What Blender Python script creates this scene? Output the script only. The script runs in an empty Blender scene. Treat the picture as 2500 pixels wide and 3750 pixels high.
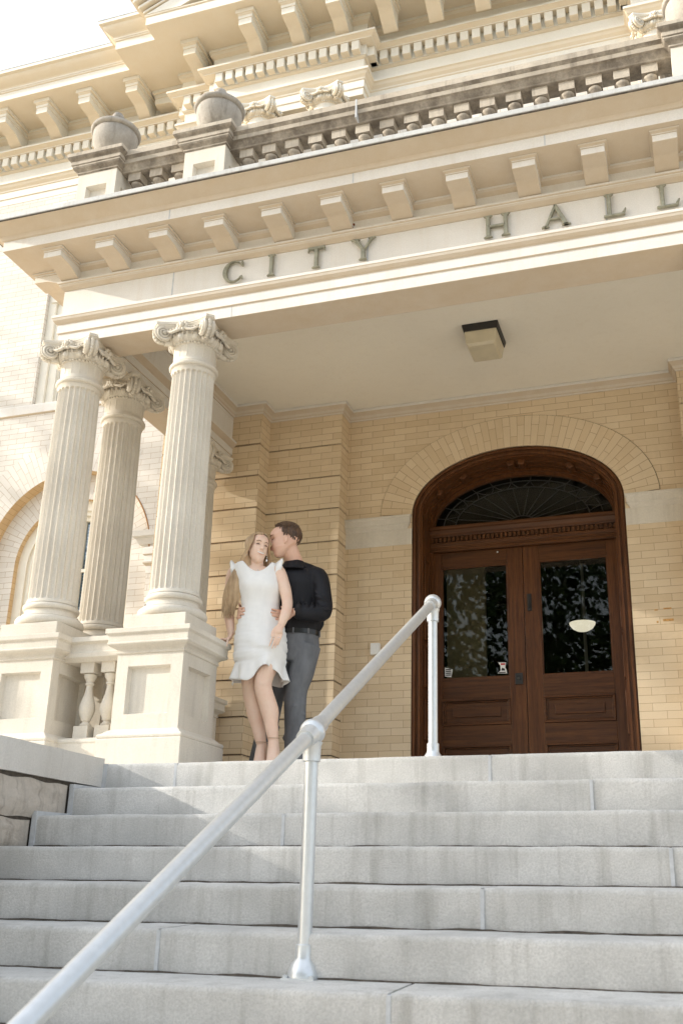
import bpy, bmesh, math, random
from math import sin, cos, pi, radians, sqrt, atan2, hypot
from mathutils import Vector, Matrix, noise as mnoise
random.seed(7)
SC = bpy.context.scene
COL = SC.collection
R = 0.1621; T = 0.2949            # riser, tread of the entrance stairs
YA = 0.489                        # front plane of the porch beam
CX = 1.82                         # centre line of the porch
YW, Y2, Y1, YG = 2.842, 2.649, 2.452, 3.2   # porch wall planes and the wing wall
BC = 0.0614                       # brick course

# ------------------------------------------------------------------ materials
def new_mat(name):
    m = bpy.data.materials.new(name); m.use_nodes = True
    nt = m.node_tree; nt.nodes.clear()
    out = nt.nodes.new('ShaderNodeOutputMaterial')
    b = nt.nodes.new('ShaderNodeBsdfPrincipled')
    nt.links.new(b.outputs[0], out.inputs[0])
    return m, nt, b
def N(nt, t, **kw):
    n = nt.nodes.new(t)
    for k, v in kw.items():
        if k.startswith('i_'):
            key = k[2:].replace('_', ' ')
            n.inputs[key].default_value = v
        else: setattr(n, k, v)
    return n
def L(nt, a, b): nt.links.new(a, b)
def ramp(nt, fac, stops):
    r = nt.nodes.new('ShaderNodeValToRGB')
    e = r.color_ramp.elements
    while len(e) < len(stops): e.new(0.5)
    for i, (p, c) in enumerate(stops):
        e[i].position = p; e[i].color = (c[0], c[1], c[2], 1) if not isinstance(c, (int, float)) else (c, c, c, 1)
    L(nt, fac, r.inputs[0]); return r.outputs[0]
def mixc(nt, fac, a, b, mode='MIX'):
    n = nt.nodes.new('ShaderNodeMix'); n.data_type = 'RGBA'; n.blend_type = mode
    for s, v in ((0, fac), (6, a), (7, b)):
        if isinstance(v, (int, float)): n.inputs[s].default_value = v
        elif isinstance(v, tuple): n.inputs[s].default_value = (v[0], v[1], v[2], 1)
        else: L(nt, v, n.inputs[s])
    return n.outputs[2]
def objco(nt, scale=(1, 1, 1)):
    tc = N(nt, 'ShaderNodeTexCoord'); oi = N(nt, 'ShaderNodeObjectInfo')
    ad = N(nt, 'ShaderNodeVectorMath', operation='MULTIPLY_ADD')
    L(nt, oi.outputs['Random'], ad.inputs[0]); ad.inputs[1].default_value = (37, 53, 71); L(nt, tc.outputs['Object'], ad.inputs[2])
    mp = N(nt, 'ShaderNodeMapping'); mp.inputs['Scale'].default_value = scale
    L(nt, ad.outputs[0], mp.inputs[0]); return mp.outputs[0]
def noise(nt, vec, scale, detail=4, rough=.55):
    n = N(nt, 'ShaderNodeTexNoise', i_Scale=scale, i_Detail=detail, i_Roughness=rough)
    L(nt, vec, n.inputs['Vector']); return n.outputs['Fac']
def bump(nt, b, h, strength, dist=.01, prev=None):
    n = N(nt, 'ShaderNodeBump', i_Strength=strength, i_Distance=dist)
    L(nt, h, n.inputs['Height'])
    if prev is not None: L(nt, prev, n.inputs['Normal'])
    L(nt, n.outputs[0], b.inputs['Normal']); return n.outputs[0]

def stone(name, c1, c2, dirt_or_bounce=(.25, .2, .14), grain=.22, grime_or_bounce=0.0, streak=.35, fine=120, bmp=.25, rough=.85, blotch=2.3):
    m, nt, b = new_mat(name)
    v = objco(nt)
    n1 = noise(nt, v, blotch, 5); n2 = noise(nt, v, fine, 3, .6)
    vs = objco(nt, (9, 9, .7)); n3 = noise(nt, vs, 1.6, 5, .65)
    col = mixc(nt, ramp(nt, n1, [(.35, 0.0), (.65, 1.0)]), c1, c2)
    col = mixc(nt, ramp(nt, n2, [(.35, 0.0), (.75, grain)]), col, tuple(x * .55 for x in c1))
    f = ramp(nt, n3, [(.52, 0.0), (.8, streak)])
    col = mixc(nt, f, col, dirt_or_bounce)
    if grime_or_bounce > 0:
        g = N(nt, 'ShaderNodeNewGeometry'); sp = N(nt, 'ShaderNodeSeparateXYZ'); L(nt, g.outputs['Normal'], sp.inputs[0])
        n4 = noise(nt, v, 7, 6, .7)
        dn = N(nt, 'ShaderNodeMapRange', i_From_Min=(.08 if grime_or_bounce > .8 else -.08), i_From_Max=-.5); L(nt, sp.outputs[2], dn.inputs[0])
        mu = N(nt, 'ShaderNodeMath', operation='MULTIPLY'); L(nt, dn.outputs[0], mu.inputs[0]); L(nt, ramp(nt, n4, [(.3, .25), (.62, 1.0)] if grime_or_bounce > .8 else [(.25, .75), (.75, 1.0)]), mu.inputs[1])
        m2 = N(nt, 'ShaderNodeMath', operation='MULTIPLY'); L(nt, mu.outputs[0], m2.inputs[0]); m2.inputs[1].default_value = grime_or_bounce
        col = mixc(nt, m2.outputs[0], col, dirt_or_bounce)
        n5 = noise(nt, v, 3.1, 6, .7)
        col = mixc(nt, ramp(nt, n5, [(.48, 0.0), (.72, grime_or_bounce * .38 if grime_or_bounce > .8 else grime_or_bounce * .12)]), col, dirt_or_bounce)
    L(nt, col, b.inputs['Base Color']); b.inputs['Roughness'].default_value = rough
    mixh = N(nt, 'ShaderNodeMath', operation='ADD'); L(nt, n2, mixh.inputs[0]); L(nt, n1, mixh.inputs[1])
    bump(nt, b, mixh.outputs[0], bmp, .006)
    return m

def brick(name, c1, c2, mort, bw=.2085, rh=BC, sat_var=.5, bmp=.5):
    m, nt, b = new_mat(name)
    uv = N(nt, 'ShaderNodeUVMap'); uv.uv_map = 'UVMap'
    wob = N(nt, 'ShaderNodeTexNoise', i_Scale=14.0, i_Detail=2.0); L(nt, uv.outputs[0], wob.inputs['Vector'])
    wm = N(nt, 'ShaderNodeVectorMath', operation='MULTIPLY_ADD'); L(nt, wob.outputs['Color'], wm.inputs[0]); wm.inputs[1].default_value = (.0035, .0035, 0); L(nt, uv.outputs[0], wm.inputs[2])
    t = N(nt, 'ShaderNodeTexBrick', offset=.5, offset_frequency=2, squash=1.0)
    t.inputs['Scale'].default_value = 1.0
    t.inputs['Mortar Size'].default_value = .0023; t.inputs['Mortar Smooth'].default_value = .25
    t.inputs['Bias'].default_value = 0.0
    t.inputs['Brick Width'].default_value = bw; t.inputs['Row Height'].default_value = rh
    t.inputs['Color1'].default_value = (*c1, 1); t.inputs['Color2'].default_value = (*c2, 1); t.inputs['Mortar'].default_value = (*mort, 1)
    L(nt, wm.outputs[0], t.inputs['Vector'])
    n1 = noise(nt, uv.outputs[0], 1.1, 4); n2 = noise(nt, uv.outputs[0], 160, 3, .6); n3 = noise(nt, uv.outputs[0], 9, 5, .6)
    col = mixc(nt, ramp(nt, n1, [(.35, 0.0), (.7, .35)]), t.outputs['Color'], tuple(x * .72 for x in c1))
    col = mixc(nt, ramp(nt, n3, [(.55, 0.0), (.8, .3)]), col, tuple(min(1, x * 1.15) for x in c2))
    col = mixc(nt, ramp(nt, n2, [(.55, 0.0), (.8, .35)]), col, (c1[0] * .45, c1[1] * .4, c1[2] * .35))
    L(nt, col, b.inputs['Base Color']); b.inputs['Roughness'].default_value = .8
    p = bump(nt, b, t.outputs['Fac'], -bmp, .004)
    bump(nt, b, n2, .25, .003, p)
    return m

def plain(name, c, rough=.6, metal=0.0, var=.12, scale=8, bmp=0.0, spec=.5):
    m, nt, b = new_mat(name); v = objco(nt); n = noise(nt, v, scale, 5)
    col = mixc(nt, ramp(nt, n, [(.3, 0.0), (.7, 1.0)]), tuple(x * (1 - var) for x in c), tuple(min(1, x * (1 + var)) for x in c))
    L(nt, col, b.inputs['Base Color']); b.inputs['Roughness'].default_value = rough; b.inputs['Metallic'].default_value = metal
    b.inputs['Specular IOR Level'].default_value = spec
    if bmp: bump(nt, b, noise(nt, v, scale * 12, 4), bmp, .004)
    return m

def wood(name, c1, c2, axis='z', rough=.30):
    m, nt, b = new_mat(name)
    s = {'z': (34, 34, 1.6), 'x': (1.6, 34, 34)}[axis]
    v = objco(nt, s); n1 = noise(nt, v, 1.0, 6, .65); v2 = objco(nt, tuple(x * 4 for x in s)); n2 = noise(nt, v2, 1.5, 3, .6)
    v3 = objco(nt); n3 = noise(nt, v3, 1.7, 3)
    col = mixc(nt, ramp(nt, n1, [(.3, 0.0), (.68, 1.0)]), c1, c2)
    col = mixc(nt, ramp(nt, n2, [(.5, 0.0), (.7, .55)]), col, tuple(x * .35 for x in c1))
    col = mixc(nt, ramp(nt, n3, [(.4, 0.0), (.75, .5)]), col, tuple(x * .45 for x in c2))
    L(nt, col, b.inputs['Base Color']); b.inputs['Roughness'].default_value = rough; b.inputs['Specular IOR Level'].default_value = .30
    bump(nt, b, n2, .25, .002)
    return m

M = {}
M['lime'] = stone('limestone', (.66, .605, .515), (.75, .695, .60), dirt_or_bounce=(.36, .31, .24), streak=.30, bmp=.35, fine=100)
M['limeroof'] = stone('weathered_limestone', (.52, .45, .36), (.62, .55, .45), dirt_or_bounce=(.115, .092, .070), grime_or_bounce=.88, streak=.8, bmp=.6, fine=90)
M['ent'] = stone('entablature_limestone', (.74, .71, .66), (.80, .77, .72), dirt_or_bounce=(.53, .40, .25), grime_or_bounce=.79, streak=.20, bmp=.2)  # tan undersides: warm bounce light painted into the colour
M['trim'] = stone('cream_painted_trim', (.77, .735, .65), (.82, .79, .71), dirt_or_bounce=(.66, .51, .32), grime_or_bounce=.70, streak=.10, bmp=.08, rough=.6)  # undersides tinted tan as well, painting in light bounced from below
M['granite'] = stone('step_granite', (.485, .475, .45), (.63, .615, .585), dirt_or_bounce=(.26, .245, .215), streak=.65, bmp=.5, fine=130, blotch=3.2, grain=.42)
M['coping'] = stone('coping_stone', (.62, .59, .54), (.71, .68, .63), dirt_or_bounce=(.33, .29, .24), streak=.3, bmp=.5, fine=95)
M['rough'] = stone('rough_stone', (.42, .37, .31), (.58, .52, .45), dirt_or_bounce=(.10, .085, .07), streak=.7, bmp=1.0, fine=45)
M['mortar'] = plain('pale_mortar', (.52, .53, .54), .9, var=.1, scale=30)
M['dirtline'] = plain('dark_joint', (.09, .075, .06), .95, var=.4, scale=30)
M['brick'] = brick('buff_brick', (.68, .53, .345), (.77, .63, .44), (.42, .285, .175))
M['brickw'] = brick('pale_brick', (.68, .635, .57), (.76, .715, .65), (.42, .31, .20))
M['plaster'] = stone('ceiling_plaster', (.82, .77, .665), (.87, .82, .71), dirt_or_bounce=(.62, .52, .38), streak=.16, bmp=.15, fine=60, blotch=.9, grain=.06)
M['urn'] = stone('urn_stone', (.33, .30, .26), (.47, .43, .375), dirt_or_bounce=(.12, .10, .08), streak=.8, bmp=.6, fine=70, blotch=5)
M['lead'] = stone('lead_flashing', (.52, .52, .50), (.62, .62, .60), dirt_or_bounce=(.25, .22, .18), streak=.6, bmp=.2, rough=.5)
M['wood'] = wood('dark_oak', (.060, .021, .008), (.175, .066, .021))
M['woodx'] = wood('dark_oak_rail', (.052, .019, .007), (.15, .057, .018), 'x')
M['wframe'] = plain('cream_window_paint', (.80, .75, .64), .5, var=.04)
M['alu'] = plain('silver_paint', (.66, .68, .69), .30, metal=.55, var=.05, scale=40, bmp=.10)
M['brass'] = plain('aged_bronze_letters', (.31, .30, .225), .45, metal=.25, var=.25, scale=25)
M['black'] = plain('black_metal', (.02, .018, .016), .5)
M['lens'] = plain('yellowed_lens', (.62, .55, .40), .35, var=.08)
M['nest'] = plain('mud_nest', (.20, .06, .02), .95, var=.4, scale=60, bmp=.8)
M['white'] = plain('white_plastic', (.8, .8, .78), .5, var=.03)
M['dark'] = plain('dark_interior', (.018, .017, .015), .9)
M['sticker_r'] = plain('red_sticker', (.6, .08, .07), .5)
def glassmat(name, tint, refl=1.0, alpha=.55, spec_col=(1, 1, 1)):
    m, nt, b = new_mat(name)
    out = [n for n in nt.nodes if n.type == 'OUTPUT_MATERIAL'][0]; nt.nodes.remove(b)
    tr = N(nt, 'ShaderNodeBsdfTransparent'); tr.inputs[0].default_value = (*tint, 1)
    gl = N(nt, 'ShaderNodeBsdfGlossy', i_Roughness=.012); gl.inputs[0].default_value = (*spec_col, 1)
    fr = N(nt, 'ShaderNodeFresnel', i_IOR=1.5)
    mx = N(nt, 'ShaderNodeMixShader'); L(nt, fr.outputs[0], mx.inputs[0]); L(nt, tr.outputs[0], mx.inputs[1]); L(nt, gl.outputs[0], mx.inputs[2])
    L(nt, mx.outputs[0], out.inputs[0]); return m
M['glass'] = glassmat('door_glass', (.75, .75, .70), spec_col=(.5, .5, .48))
M['glassb'] = glassmat('window_glass', (.80, .86, .90))
def blindmat():
    m, nt, b = new_mat('window_blind'); tc = N(nt, 'ShaderNodeTexCoord'); w = N(nt, 'ShaderNodeTexWave', wave_type='BANDS', bands_direction='Z', i_Scale=9.0)
    L(nt, tc.outputs['Object'], w.inputs[0])
    L(nt, mixc(nt, w.outputs['Fac'], (.10, .16, .22), (.34, .46, .56)), b.inputs['Base Color']); b.inputs['Roughness'].default_value = .4; return m
M['blind'] = blindmat()
def emis(name, c, s):
    m, nt, b = new_mat(name); b.inputs['Base Color'].default_value = (*c, 1); b.inputs['Emission Color'].default_value = (*c, 1); b.inputs['Emission Strength'].default_value = s; return m
M['lampglow'] = emis('lit_lamp_glass', (1, .93, .80), 1.3)

# ------------------------------------------------------------------ mesh builder
class MB:
    def __init__(s): s.v = []; s.f = []; s.uv = {}
    def quad(s, *pts, uv=None):
        i = len(s.v); s.v += [tuple(p) for p in pts]; s.f.append(tuple(range(i, i + len(pts))))
        if uv: s.uv[len(s.f) - 1] = {i + k: uv[k] for k in range(len(pts))}
        return s
    def box(s, x0, x1, y0, y1, z0, z1):
        i = len(s.v)
        s.v += [(x0, y0, z0), (x1, y0, z0), (x1, y1, z0), (x0, y1, z0), (x0, y0, z1), (x1, y0, z1), (x1, y1, z1), (x0, y1, z1)]
        for q in ((0, 3, 2, 1), (4, 5, 6, 7), (0, 1, 5, 4), (1, 2, 6, 5), (2, 3, 7, 6), (3, 0, 4, 7)): s.f.append(tuple(i + k for k in q))
        return s
    def prism(s, poly, a, b, axis='y'):
        """poly: 2D points; axis x -> (y,z), y -> (x,z), z -> (x,y)"""
        def P(p, t): return {'x': (t, p[0], p[1]), 'y': (p[0], t, p[1]), 'z': (p[0], p[1], t)}[axis]
        n = len(poly); i = len(s.v)
        s.v += [P(p, a) for p in poly] + [P(p, b) for p in poly]
        s.f.append(tuple(range(i, i + n))); s.f.append(tuple(range(i + 2 * n - 1, i + n - 1, -1)))
        for k in range(n): s.f.append((i + k, i + (k + 1) % n, i + n + (k + 1) % n, i + n + k))
        return s
    def grid(s, rows, closed_u=False, cap0=False, cap1=False):
        i = len(s.v); m = len(rows[0])
        for r in rows: s.v += [tuple(p) for p in r]
        for a in range(len(rows) - 1):
            for b in range(m if closed_u else m - 1):
                b2 = (b + 1) % m
                s.f.append((i + a * m + b, i + a * m + b2, i + (a + 1) * m + b2, i + (a + 1) * m + b))
        if cap0: s.f.append(tuple(i + k for k in range(m))[::-1])
        if cap1: s.f.append(tuple(i + (len(rows) - 1) * m + k for k in range(m)))
        return s
    def lathe(s, prof, c=(0, 0, 0), seg=32, a0=0, a1=2 * pi):
        full = abs(a1 - a0 - 2 * pi) < 1e-6; n = seg if full else seg + 1
        rows = [[(c[0] + r * cos(a0 + (a1 - a0) * k / seg), c[1] + r * sin(a0 + (a1 - a0) * k / seg), c[2] + z) for k in range(n)] for r, z in prof]
        return s.grid(rows, closed_u=full, cap0=full, cap1=full)
    def tube(s, pts, rad, seg=10, sub=0, flat=None, up=None):
        pts = [Vector(p) for p in pts]; rad = list(rad) if hasattr(rad, '__len__') else [rad] * len(pts)
        if sub: pts, rad = catmull(pts, rad, sub)
        rows = []; prev = Vector(up) if up else None
        for k, p in enumerate(pts):
            d = (pts[min(k + 1, len(pts) - 1)] - pts[max(k - 1, 0)]).normalized()
            if prev is None: prev = Vector((0, 0, 1)) if abs(d.z) < .9 else Vector((0, 1, 0))
            a = (prev - d * prev.dot(d)); a = a.normalized() if a.length > 1e-5 else d.orthogonal().normalized()
            prev = a; b = d.cross(a)
            r = rad[k]; ra, rb = (r, r) if not hasattr(r, '__len__') else r
            rows.append([tuple(p + a * (ra * cos(2 * pi * q / seg)) + b * (rb * sin(2 * pi * q / seg))) for q in range(seg)])
        return s.grid(rows, closed_u=True, cap0=True, cap1=True)
    def ball(s, c, r, seg=12, rings=8, mat=None):
        rr = r if hasattr(r, '__len__') else (r, r, r)
        rows = []
        for k in range(rings + 1):
            th = pi * max(.02, min(.98, k / rings)) if k in (0, rings) else pi * k / rings
            rows.append([])
            for q in range(seg):
                p = Vector((rr[0] * sin(th) * cos(2 * pi * q / seg), rr[1] * sin(th) * sin(2 * pi * q / seg), -rr[2] * cos(th)))
                if mat is not None: p = mat @ p
                rows[-1].append((c[0] + p.x, c[1] + p.y, c[2] + p.z))
        return s.grid(rows, closed_u=True, cap0=True, cap1=True)
    def sweep(s, prof, path, closed_prof=True, caps=True):
        """moulding: prof = [(out, z)], path = plan points; outward is the right hand side of the path"""
        P = [Vector((p[0], p[1])) for p in path]; n = len(P); off = []
        for k in range(n):
            d0 = (P[k] - P[k - 1]).normalized() if k > 0 else None
            d1 = (P[k + 1] - P[k]).normalized() if k < n - 1 else None
            n0 = Vector((d0.y, -d0.x)) if d0 else None; n1 = Vector((d1.y, -d1.x)) if d1 else None
            if n0 is None: o = n1
            elif n1 is None: o = n0
            else: o = (n0 + n1) / (1 + n0.dot(n1))
            off.append(o)
        rows = [[(P[k].x + off[k].x * o, P[k].y + off[k].y * o, z) for o, z in prof] for k in range(n)]
        return s.grid(rows, closed_u=closed_prof, cap0=caps and closed_prof, cap1=caps and closed_prof)
    def merge(s, o, mat=None):
        i = len(s.v); s.v += [tuple((mat @ Vector(p)) if mat is not None else p) for p in o.v]
        base = len(s.f); s.f += [tuple(i + k for k in f) for f in o.f]
        for fi, d in o.uv.items(): s.uv[base + fi] = {i + k: u for k, u in d.items()}
        return s
    def build(s, name, mat, parent=None, smooth=None, bevel=0, label=None, loc=None, seg=2):
        me = bpy.data.meshes.new(name); me.from_pydata(s.v, [], s.f); me.update()
        bm = bmesh.new(); bm.from_mesh(me); bmesh.ops.recalc_face_normals(bm, faces=bm.faces)
        uvl = bm.loops.layers.uv.new('UVMap'); bm.faces.ensure_lookup_table()
        for f in bm.faces:
            cu = s.uv.get(f.index); nn = f.normal; a = max(range(3), key=lambda k: abs(nn[k]))
            for lp in f.loops:
                c = lp.vert.co
                if cu: lp[uvl].uv = cu[lp.vert.index]
                elif a == 0: lp[uvl].uv = (c.y + .04, c.z)
                elif a == 1: lp[uvl].uv = (c.x, c.z)
                else: lp[uvl].uv = (c.x, c.y)
        bm.to_mesh(me); bm.free()
        if smooth:
            for p in me.polygons: p.use_smooth = True
            me.set_sharp_from_angle(angle=radians(smooth))
        o = bpy.data.objects.new(name, me); COL.objects.link(o)
        me.materials.append(mat)
        if parent: o.parent = parent
        if loc: o.location = loc
        if label: o['label'] = label
        if bevel:
            md = o.modifiers.new('bevel', 'BEVEL'); md.width = bevel; md.segments = seg; md.limit_method = 'ANGLE'; md.angle_limit = radians(40)
        return o
def catmull(pts, rad, sub):
    out = []; orr = []; n = len(pts)
    def g(i): return pts[max(0, min(n - 1, i))]
    def mixr(a, b, t):
        if hasattr(a, '__len__') or hasattr(b, '__len__'):
            a = a if hasattr(a, '__len__') else (a, a); b = b if hasattr(b, '__len__') else (b, b)
            return (a[0] + (b[0] - a[0]) * t, a[1] + (b[1] - a[1]) * t)
        return a + (b - a) * t
    for i in range(n - 1):
        p0, p1, p2, p3 = g(i - 1), g(i), g(i + 1), g(i + 2)
        for k in range(sub):
            t = k / sub
            out.append(.5 * ((2 * p1) + (p2 - p0) * t + (2 * p0 - 5 * p1 + 4 * p2 - p3) * t * t + (3 * p1 - p0 - 3 * p2 + p3) * t ** 3))
            ts = t * t * (3 - 2 * t); orr.append(mixr(rad[i], rad[i + 1], ts))
    out.append(pts[-1]); orr.append(rad[-1]); return out, orr
def thing(name, label, cat, loc=(0, 0, 0), rotz=0, group=None):
    o = bpy.data.objects.new(name, None); COL.objects.link(o); o.location = loc; o.rotation_euler = (0, 0, rotz)
    o.empty_display_size = .1
    o['label'] = label; o['category'] = cat
    if group: o['group'] = group
    return o
def tag(o, label=None, cat=None, group=None, kind=None):
    for k, v in (('label', label), ('category', cat), ('group', group), ('kind', kind)):
        if v: o[k] = v
    return o
def dup(o, loc=None, label=None, parent=None, rotz=None):
    c = o.copy(); COL.objects.link(c)
    if parent: c.parent = parent
    if loc is not None: c.location = loc
    if rotz is not None: c.rotation_euler = (0, 0, rotz)
    if label: c['label'] = label
    for ch in list(o.children): dup(ch, parent=c)
    return c
def ellipse_poly(cx, cz, a, b, n, t0=0, t1=pi): return [(cx + a * cos(t0 + (t1 - t0) * k / n), cz + b * sin(t0 + (t1 - t0) * k / n)) for k in range(n + 1)]
def wall_sheet(mb, outline, holes, y):
    """flat wall in the plane y with real openings cut in it"""
    bm = bmesh.new(); es = []
    for loop in [outline] + holes:
        vs = [bm.verts.new((p[0], y, p[1])) for p in loop]
        es += [bm.edges.new((vs[k], vs[(k + 1) % len(vs)])) for k in range(len(vs))]
    bmesh.ops.triangle_fill(bm, use_beauty=True, use_dissolve=False, edges=es, normal=(0, -1, 0))
    bm.verts.index_update(); i = len(mb.v); mb.v += [tuple(v.co) for v in bm.verts]
    mb.f += [tuple(i + v.index for v in f.verts) for f in bm.faces]; bm.free(); return mb
def reveal(mb, loop, y0, y1, closed=True, rad=False):
    n = len(loop); s = 0
    for k in range(n if closed else n - 1):
        a, b = loop[k], loop[(k + 1) % n]; d = hypot(b[0] - a[0], b[1] - a[1])
        uv = [(0, s), (0, s + d), (y1 - y0, s + d), (y1 - y0, s)] if rad else None
        mb.quad((a[0], y0, a[1]), (b[0], y0, b[1]), (b[0], y1, b[1]), (a[0], y1, a[1]), uv=uv); s += d
    return mb
def ring_face(mb, inner, outer, y):
    """flat ring of radial bricks between two matching polylines"""
    s = 0
    for k in range(len(inner) - 1):
        a, b, c, d = inner[k], inner[k + 1], outer[k + 1], outer[k]
        ds = (hypot(b[0] - a[0], b[1] - a[1]) + hypot(c[0] - d[0], c[1] - d[1])) / 2; w = hypot(d[0] - a[0], d[1] - a[1])
        mb.quad((a[0], y, a[1]), (b[0], y, b[1]), (c[0], y, c[1]), (d[0], y, d[1]), uv=[(.01, s), (.01, s + ds), (w + .01, s + ds), (w + .01, s)]); s += ds
    return mb
# ================================================================== ground, stairs, cheek wall
ZG = -9 * R
g = MB(); g.quad((-400, -400, ZG), (400, -400, ZG), (400, 400, ZG), (-400, 400, ZG))
M['ground'] = stone('pale_pavement', (.60, .515, .39), (.68, .595, .46), dirt_or_bounce=(.2, .18, .15), streak=.3, fine=20, blotch=.5)
tag(g.build('ground', M['ground']), kind='structure')
g = MB().box(-1.4, 5.3, .02, 3.6, -.3, -.006); tag(g.build('porch_floor', M['coping']), kind='structure')

st = thing('entrance_steps', 'weathered grey granite steps climbing to the porch landing', 'steps', (1.8, 0, ZG))
XL, XR = 0.022, 3.62
def rel(o, root):                      # geometry was made in world space: keep it there under its root
    o.location = -Vector(root.location); return o
JO = {0: (.455, 2.22), 2: (1.36,), 4: (2.42,), 5: (1.25,), 6: (2.24,), 1: (2.75,), 3: (3.1,)}
for k in range(9):
    m = MB(); y0 = -k * T; z1 = -k * R
    js = sorted(JO.get(k, ())); xs = [XL] + list(js) + [XR]
    n = 48
    rnd = random.Random(k)
    for a, b in zip(xs[:-1], xs[1:]):
        a2 = a + (.006 if a > XL else 0); b2 = b - (.006 if b < XR else 0)
        nx = max(4, int((b2 - a2) / .05)); rows = []
        for i in range(nx + 1):
            x = a2 + (b2 - a2) * i / nx
            e = .0035 * (mnoise.noise((x * 3, k * 7.1, 0)) + .6 * mnoise.noise((x * 17, k * 3.3, 5)))
            f = .004 * mnoise.noise((x * 5, k * 2.1, 9)); r_ = .011 + .004 * mnoise.noise((x * 9, k, 2))
            zt = z1 + e; yb = T + .02 if k else 2.0
            z_b = z1 - R - .02 if k < 8 else ZG
            slope = .011 if k else 0
            rows.append([(x, y0 + .004 + f, z_b), (x, y0 + f, zt - r_ * 2), (x, y0 + f + r_ * .3, zt - r_ * .7), (x, y0 + f + r_, zt), (x, y0 + yb * .98, zt + slope if k else zt - .004), (x, y0 + yb, z_b)])
        m.grid(rows, closed_u=True, cap0=True, cap1=True)
    s_ = rel(m.build('step', M['granite'], st, smooth=50), st)
    for j in js:
        mj = MB().box(j - .0075, j + .0075, y0 - .0015, y0 + .1, z1 - R + .004, z1 - .004).build('mortar_joint', M['mortar'], s_)
    if k:                               # dark dirt line where tread meets the next riser
        rr = []
        for i in range(121):
            x = XL + (XR - XL) * i / 120; h = .004 + .007 * max(0, mnoise.noise((i * .16, k * 5.0, 1)) + .25) + .004 * abs(mnoise.noise((i * .55, k, 8)))
            rr.append([(x, y0 + T - .005, z1 + .006), (x, y0 + T - .004, z1 + .0095 + h), (x, y0 + T + .01, z1 + .0095 + h), (x, y0 + T + .01, z1 + .006)])
        MB().grid(rr, closed_u=True, cap0=True, cap1=True).build('dirt_line', M['dirtline'], s_)

cw = thing('cheek_wall', 'rough grey stone cheek wall with smooth coping beside the left of the steps', 'wall', (0, -1.4, ZG))
def roughblock(x0, x1, y0, y1, z0, z1, amp, seed, nx=26, nz=10, ea=.012):
    """block whose right face (x1) is pitch-faced"""
    rows = []
    for i in range(nx + 1):
        y = y0 + (y1 - y0) * i / nx; row = []
        for j in range(nz + 1):
            z = z0 + (z1 - z0) * j / nz
            ed = min(i, nx - i, j * 1.6, (nz - j) * 1.6) / 3.0; ed = min(1, ed)
            d = amp * ed * (.35 + mnoise.noise((y * 5, z * 9, seed)) + .6 * mnoise.noise((y * 15, z * 22, seed + 4))) - amp * .4 * (1 - ed)
            row.append((x1 + d, y, z + (ea * mnoise.noise((y * 7, j * .1, seed)) if j in (0, nz) else 0)))
        rows.append([(x0, y, z0)] + row + [(x0, y, z1)])
    return MB().grid(rows, closed_u=True, cap0=True, cap1=True)
cp = roughblock(-1.75, .0, -2.75, .005, -.128, .03, .003, 3, 60, 6, .003)
rel(cp.build('coping', M['coping'], cw, smooth=40), cw)
zc = -.142; courses = [(.20, (-2.7, -1.35, -.30)), (.21, (-2.7, -1.7, -.59)), (.23, (-2.7, -1.5, -.87)), (.25, (-2.7, -1.0)), (.3, (-2.7, -1.4))]
for ci, (h, ys) in enumerate(courses):
    z1 = zc; z0 = max(ZG, zc - h)
    for bi, (a, b) in enumerate(zip(ys[:-1], ys[1:])):
        rel(roughblock(-1.7, -.005, a + .008, b - .008, z0 + .008, z1 - .006, .022, ci * 3.3 + bi * 9.1).build('wall_stone', M['rough'], cw, smooth=45), cw)
    zc = z0
rel(MB().box(-1.68, -.022, -2.69, .01, ZG, -.12).build('mortar_core', M['dirtline'], cw), cw)
mm = MB()
for k in range(3):                    # pale pointing between the step ends and the wall
    mm.prism([(-k * T - .004, -k * R + .002), (-k * T - .004, -(k + 1) * R - .01), (-k * T + .18, -(k + 1) * R - .01), (-k * T + .18, -k * R + .002)], -.006, .0225, 'x')
    if k: mm.prism([(-k * T + .0, -k * R + .022), (-k * T + .0, -k * R - .004), (-k * T + T + .05, -k * R - .004), (-k * T + T + .05, -k * R + .03)], -.01, .016, 'x')
rel(mm.build('pointing', M['mortar'], cw), cw)
pp = thing('porch_platform', 'pale stone platform under the porch floor and its pedestals', 'platform', (1.8, .012, ZG))
rel(MB().box(-1.75, 5.4, .012, 3.5, ZG, -.31).build('base_wall', M['coping'], pp), pp)
rel(MB().box(-1.75, .008, .008, 3.2, -.305, -.004).build('top_course', M['coping'], pp), pp)

# ================================================================== pedestals
PW = .2323                            # half width of the die
def panel_die(mb, hw, z0, z1, pw, pz0, pz1, dep, bev):
    """square die with a recessed panel on each of the four faces"""
    for q in range(4):
        rot = Matrix.Rotation(q * pi / 2, 4, 'Z'); m = MB(); y = -hw
        o = [(-hw, z0), (hw, z0), (hw, z1), (-hw, z1)]; i_ = [(-pw, pz0), (pw, pz0), (pw, pz1), (-pw, pz1)]
        b_ = [(-pw + bev, pz0 + bev), (pw - bev, pz0 + bev), (pw - bev, pz1 - bev), (-pw + bev, pz1 - bev)]
        for k in range(4):
            k2 = (k + 1) % 4
            m.quad((o[k][0], y, o[k][1]), (o[k2][0], y, o[k2][1]), (i_[k2][0], y, i_[k2][1]), (i_[k][0], y, i_[k][1]))
            m.quad((i_[k][0], y, i_[k][1]), (i_[k2][0], y, i_[k2][1]), (b_[k2][0], y + dep, b_[k2][1]), (b_[k][0], y + dep, b_[k][1]))
        m.quad(*[(p[0], y + dep, p[1]) for p in b_]); mb.merge(m, rot)
    return mb
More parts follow.
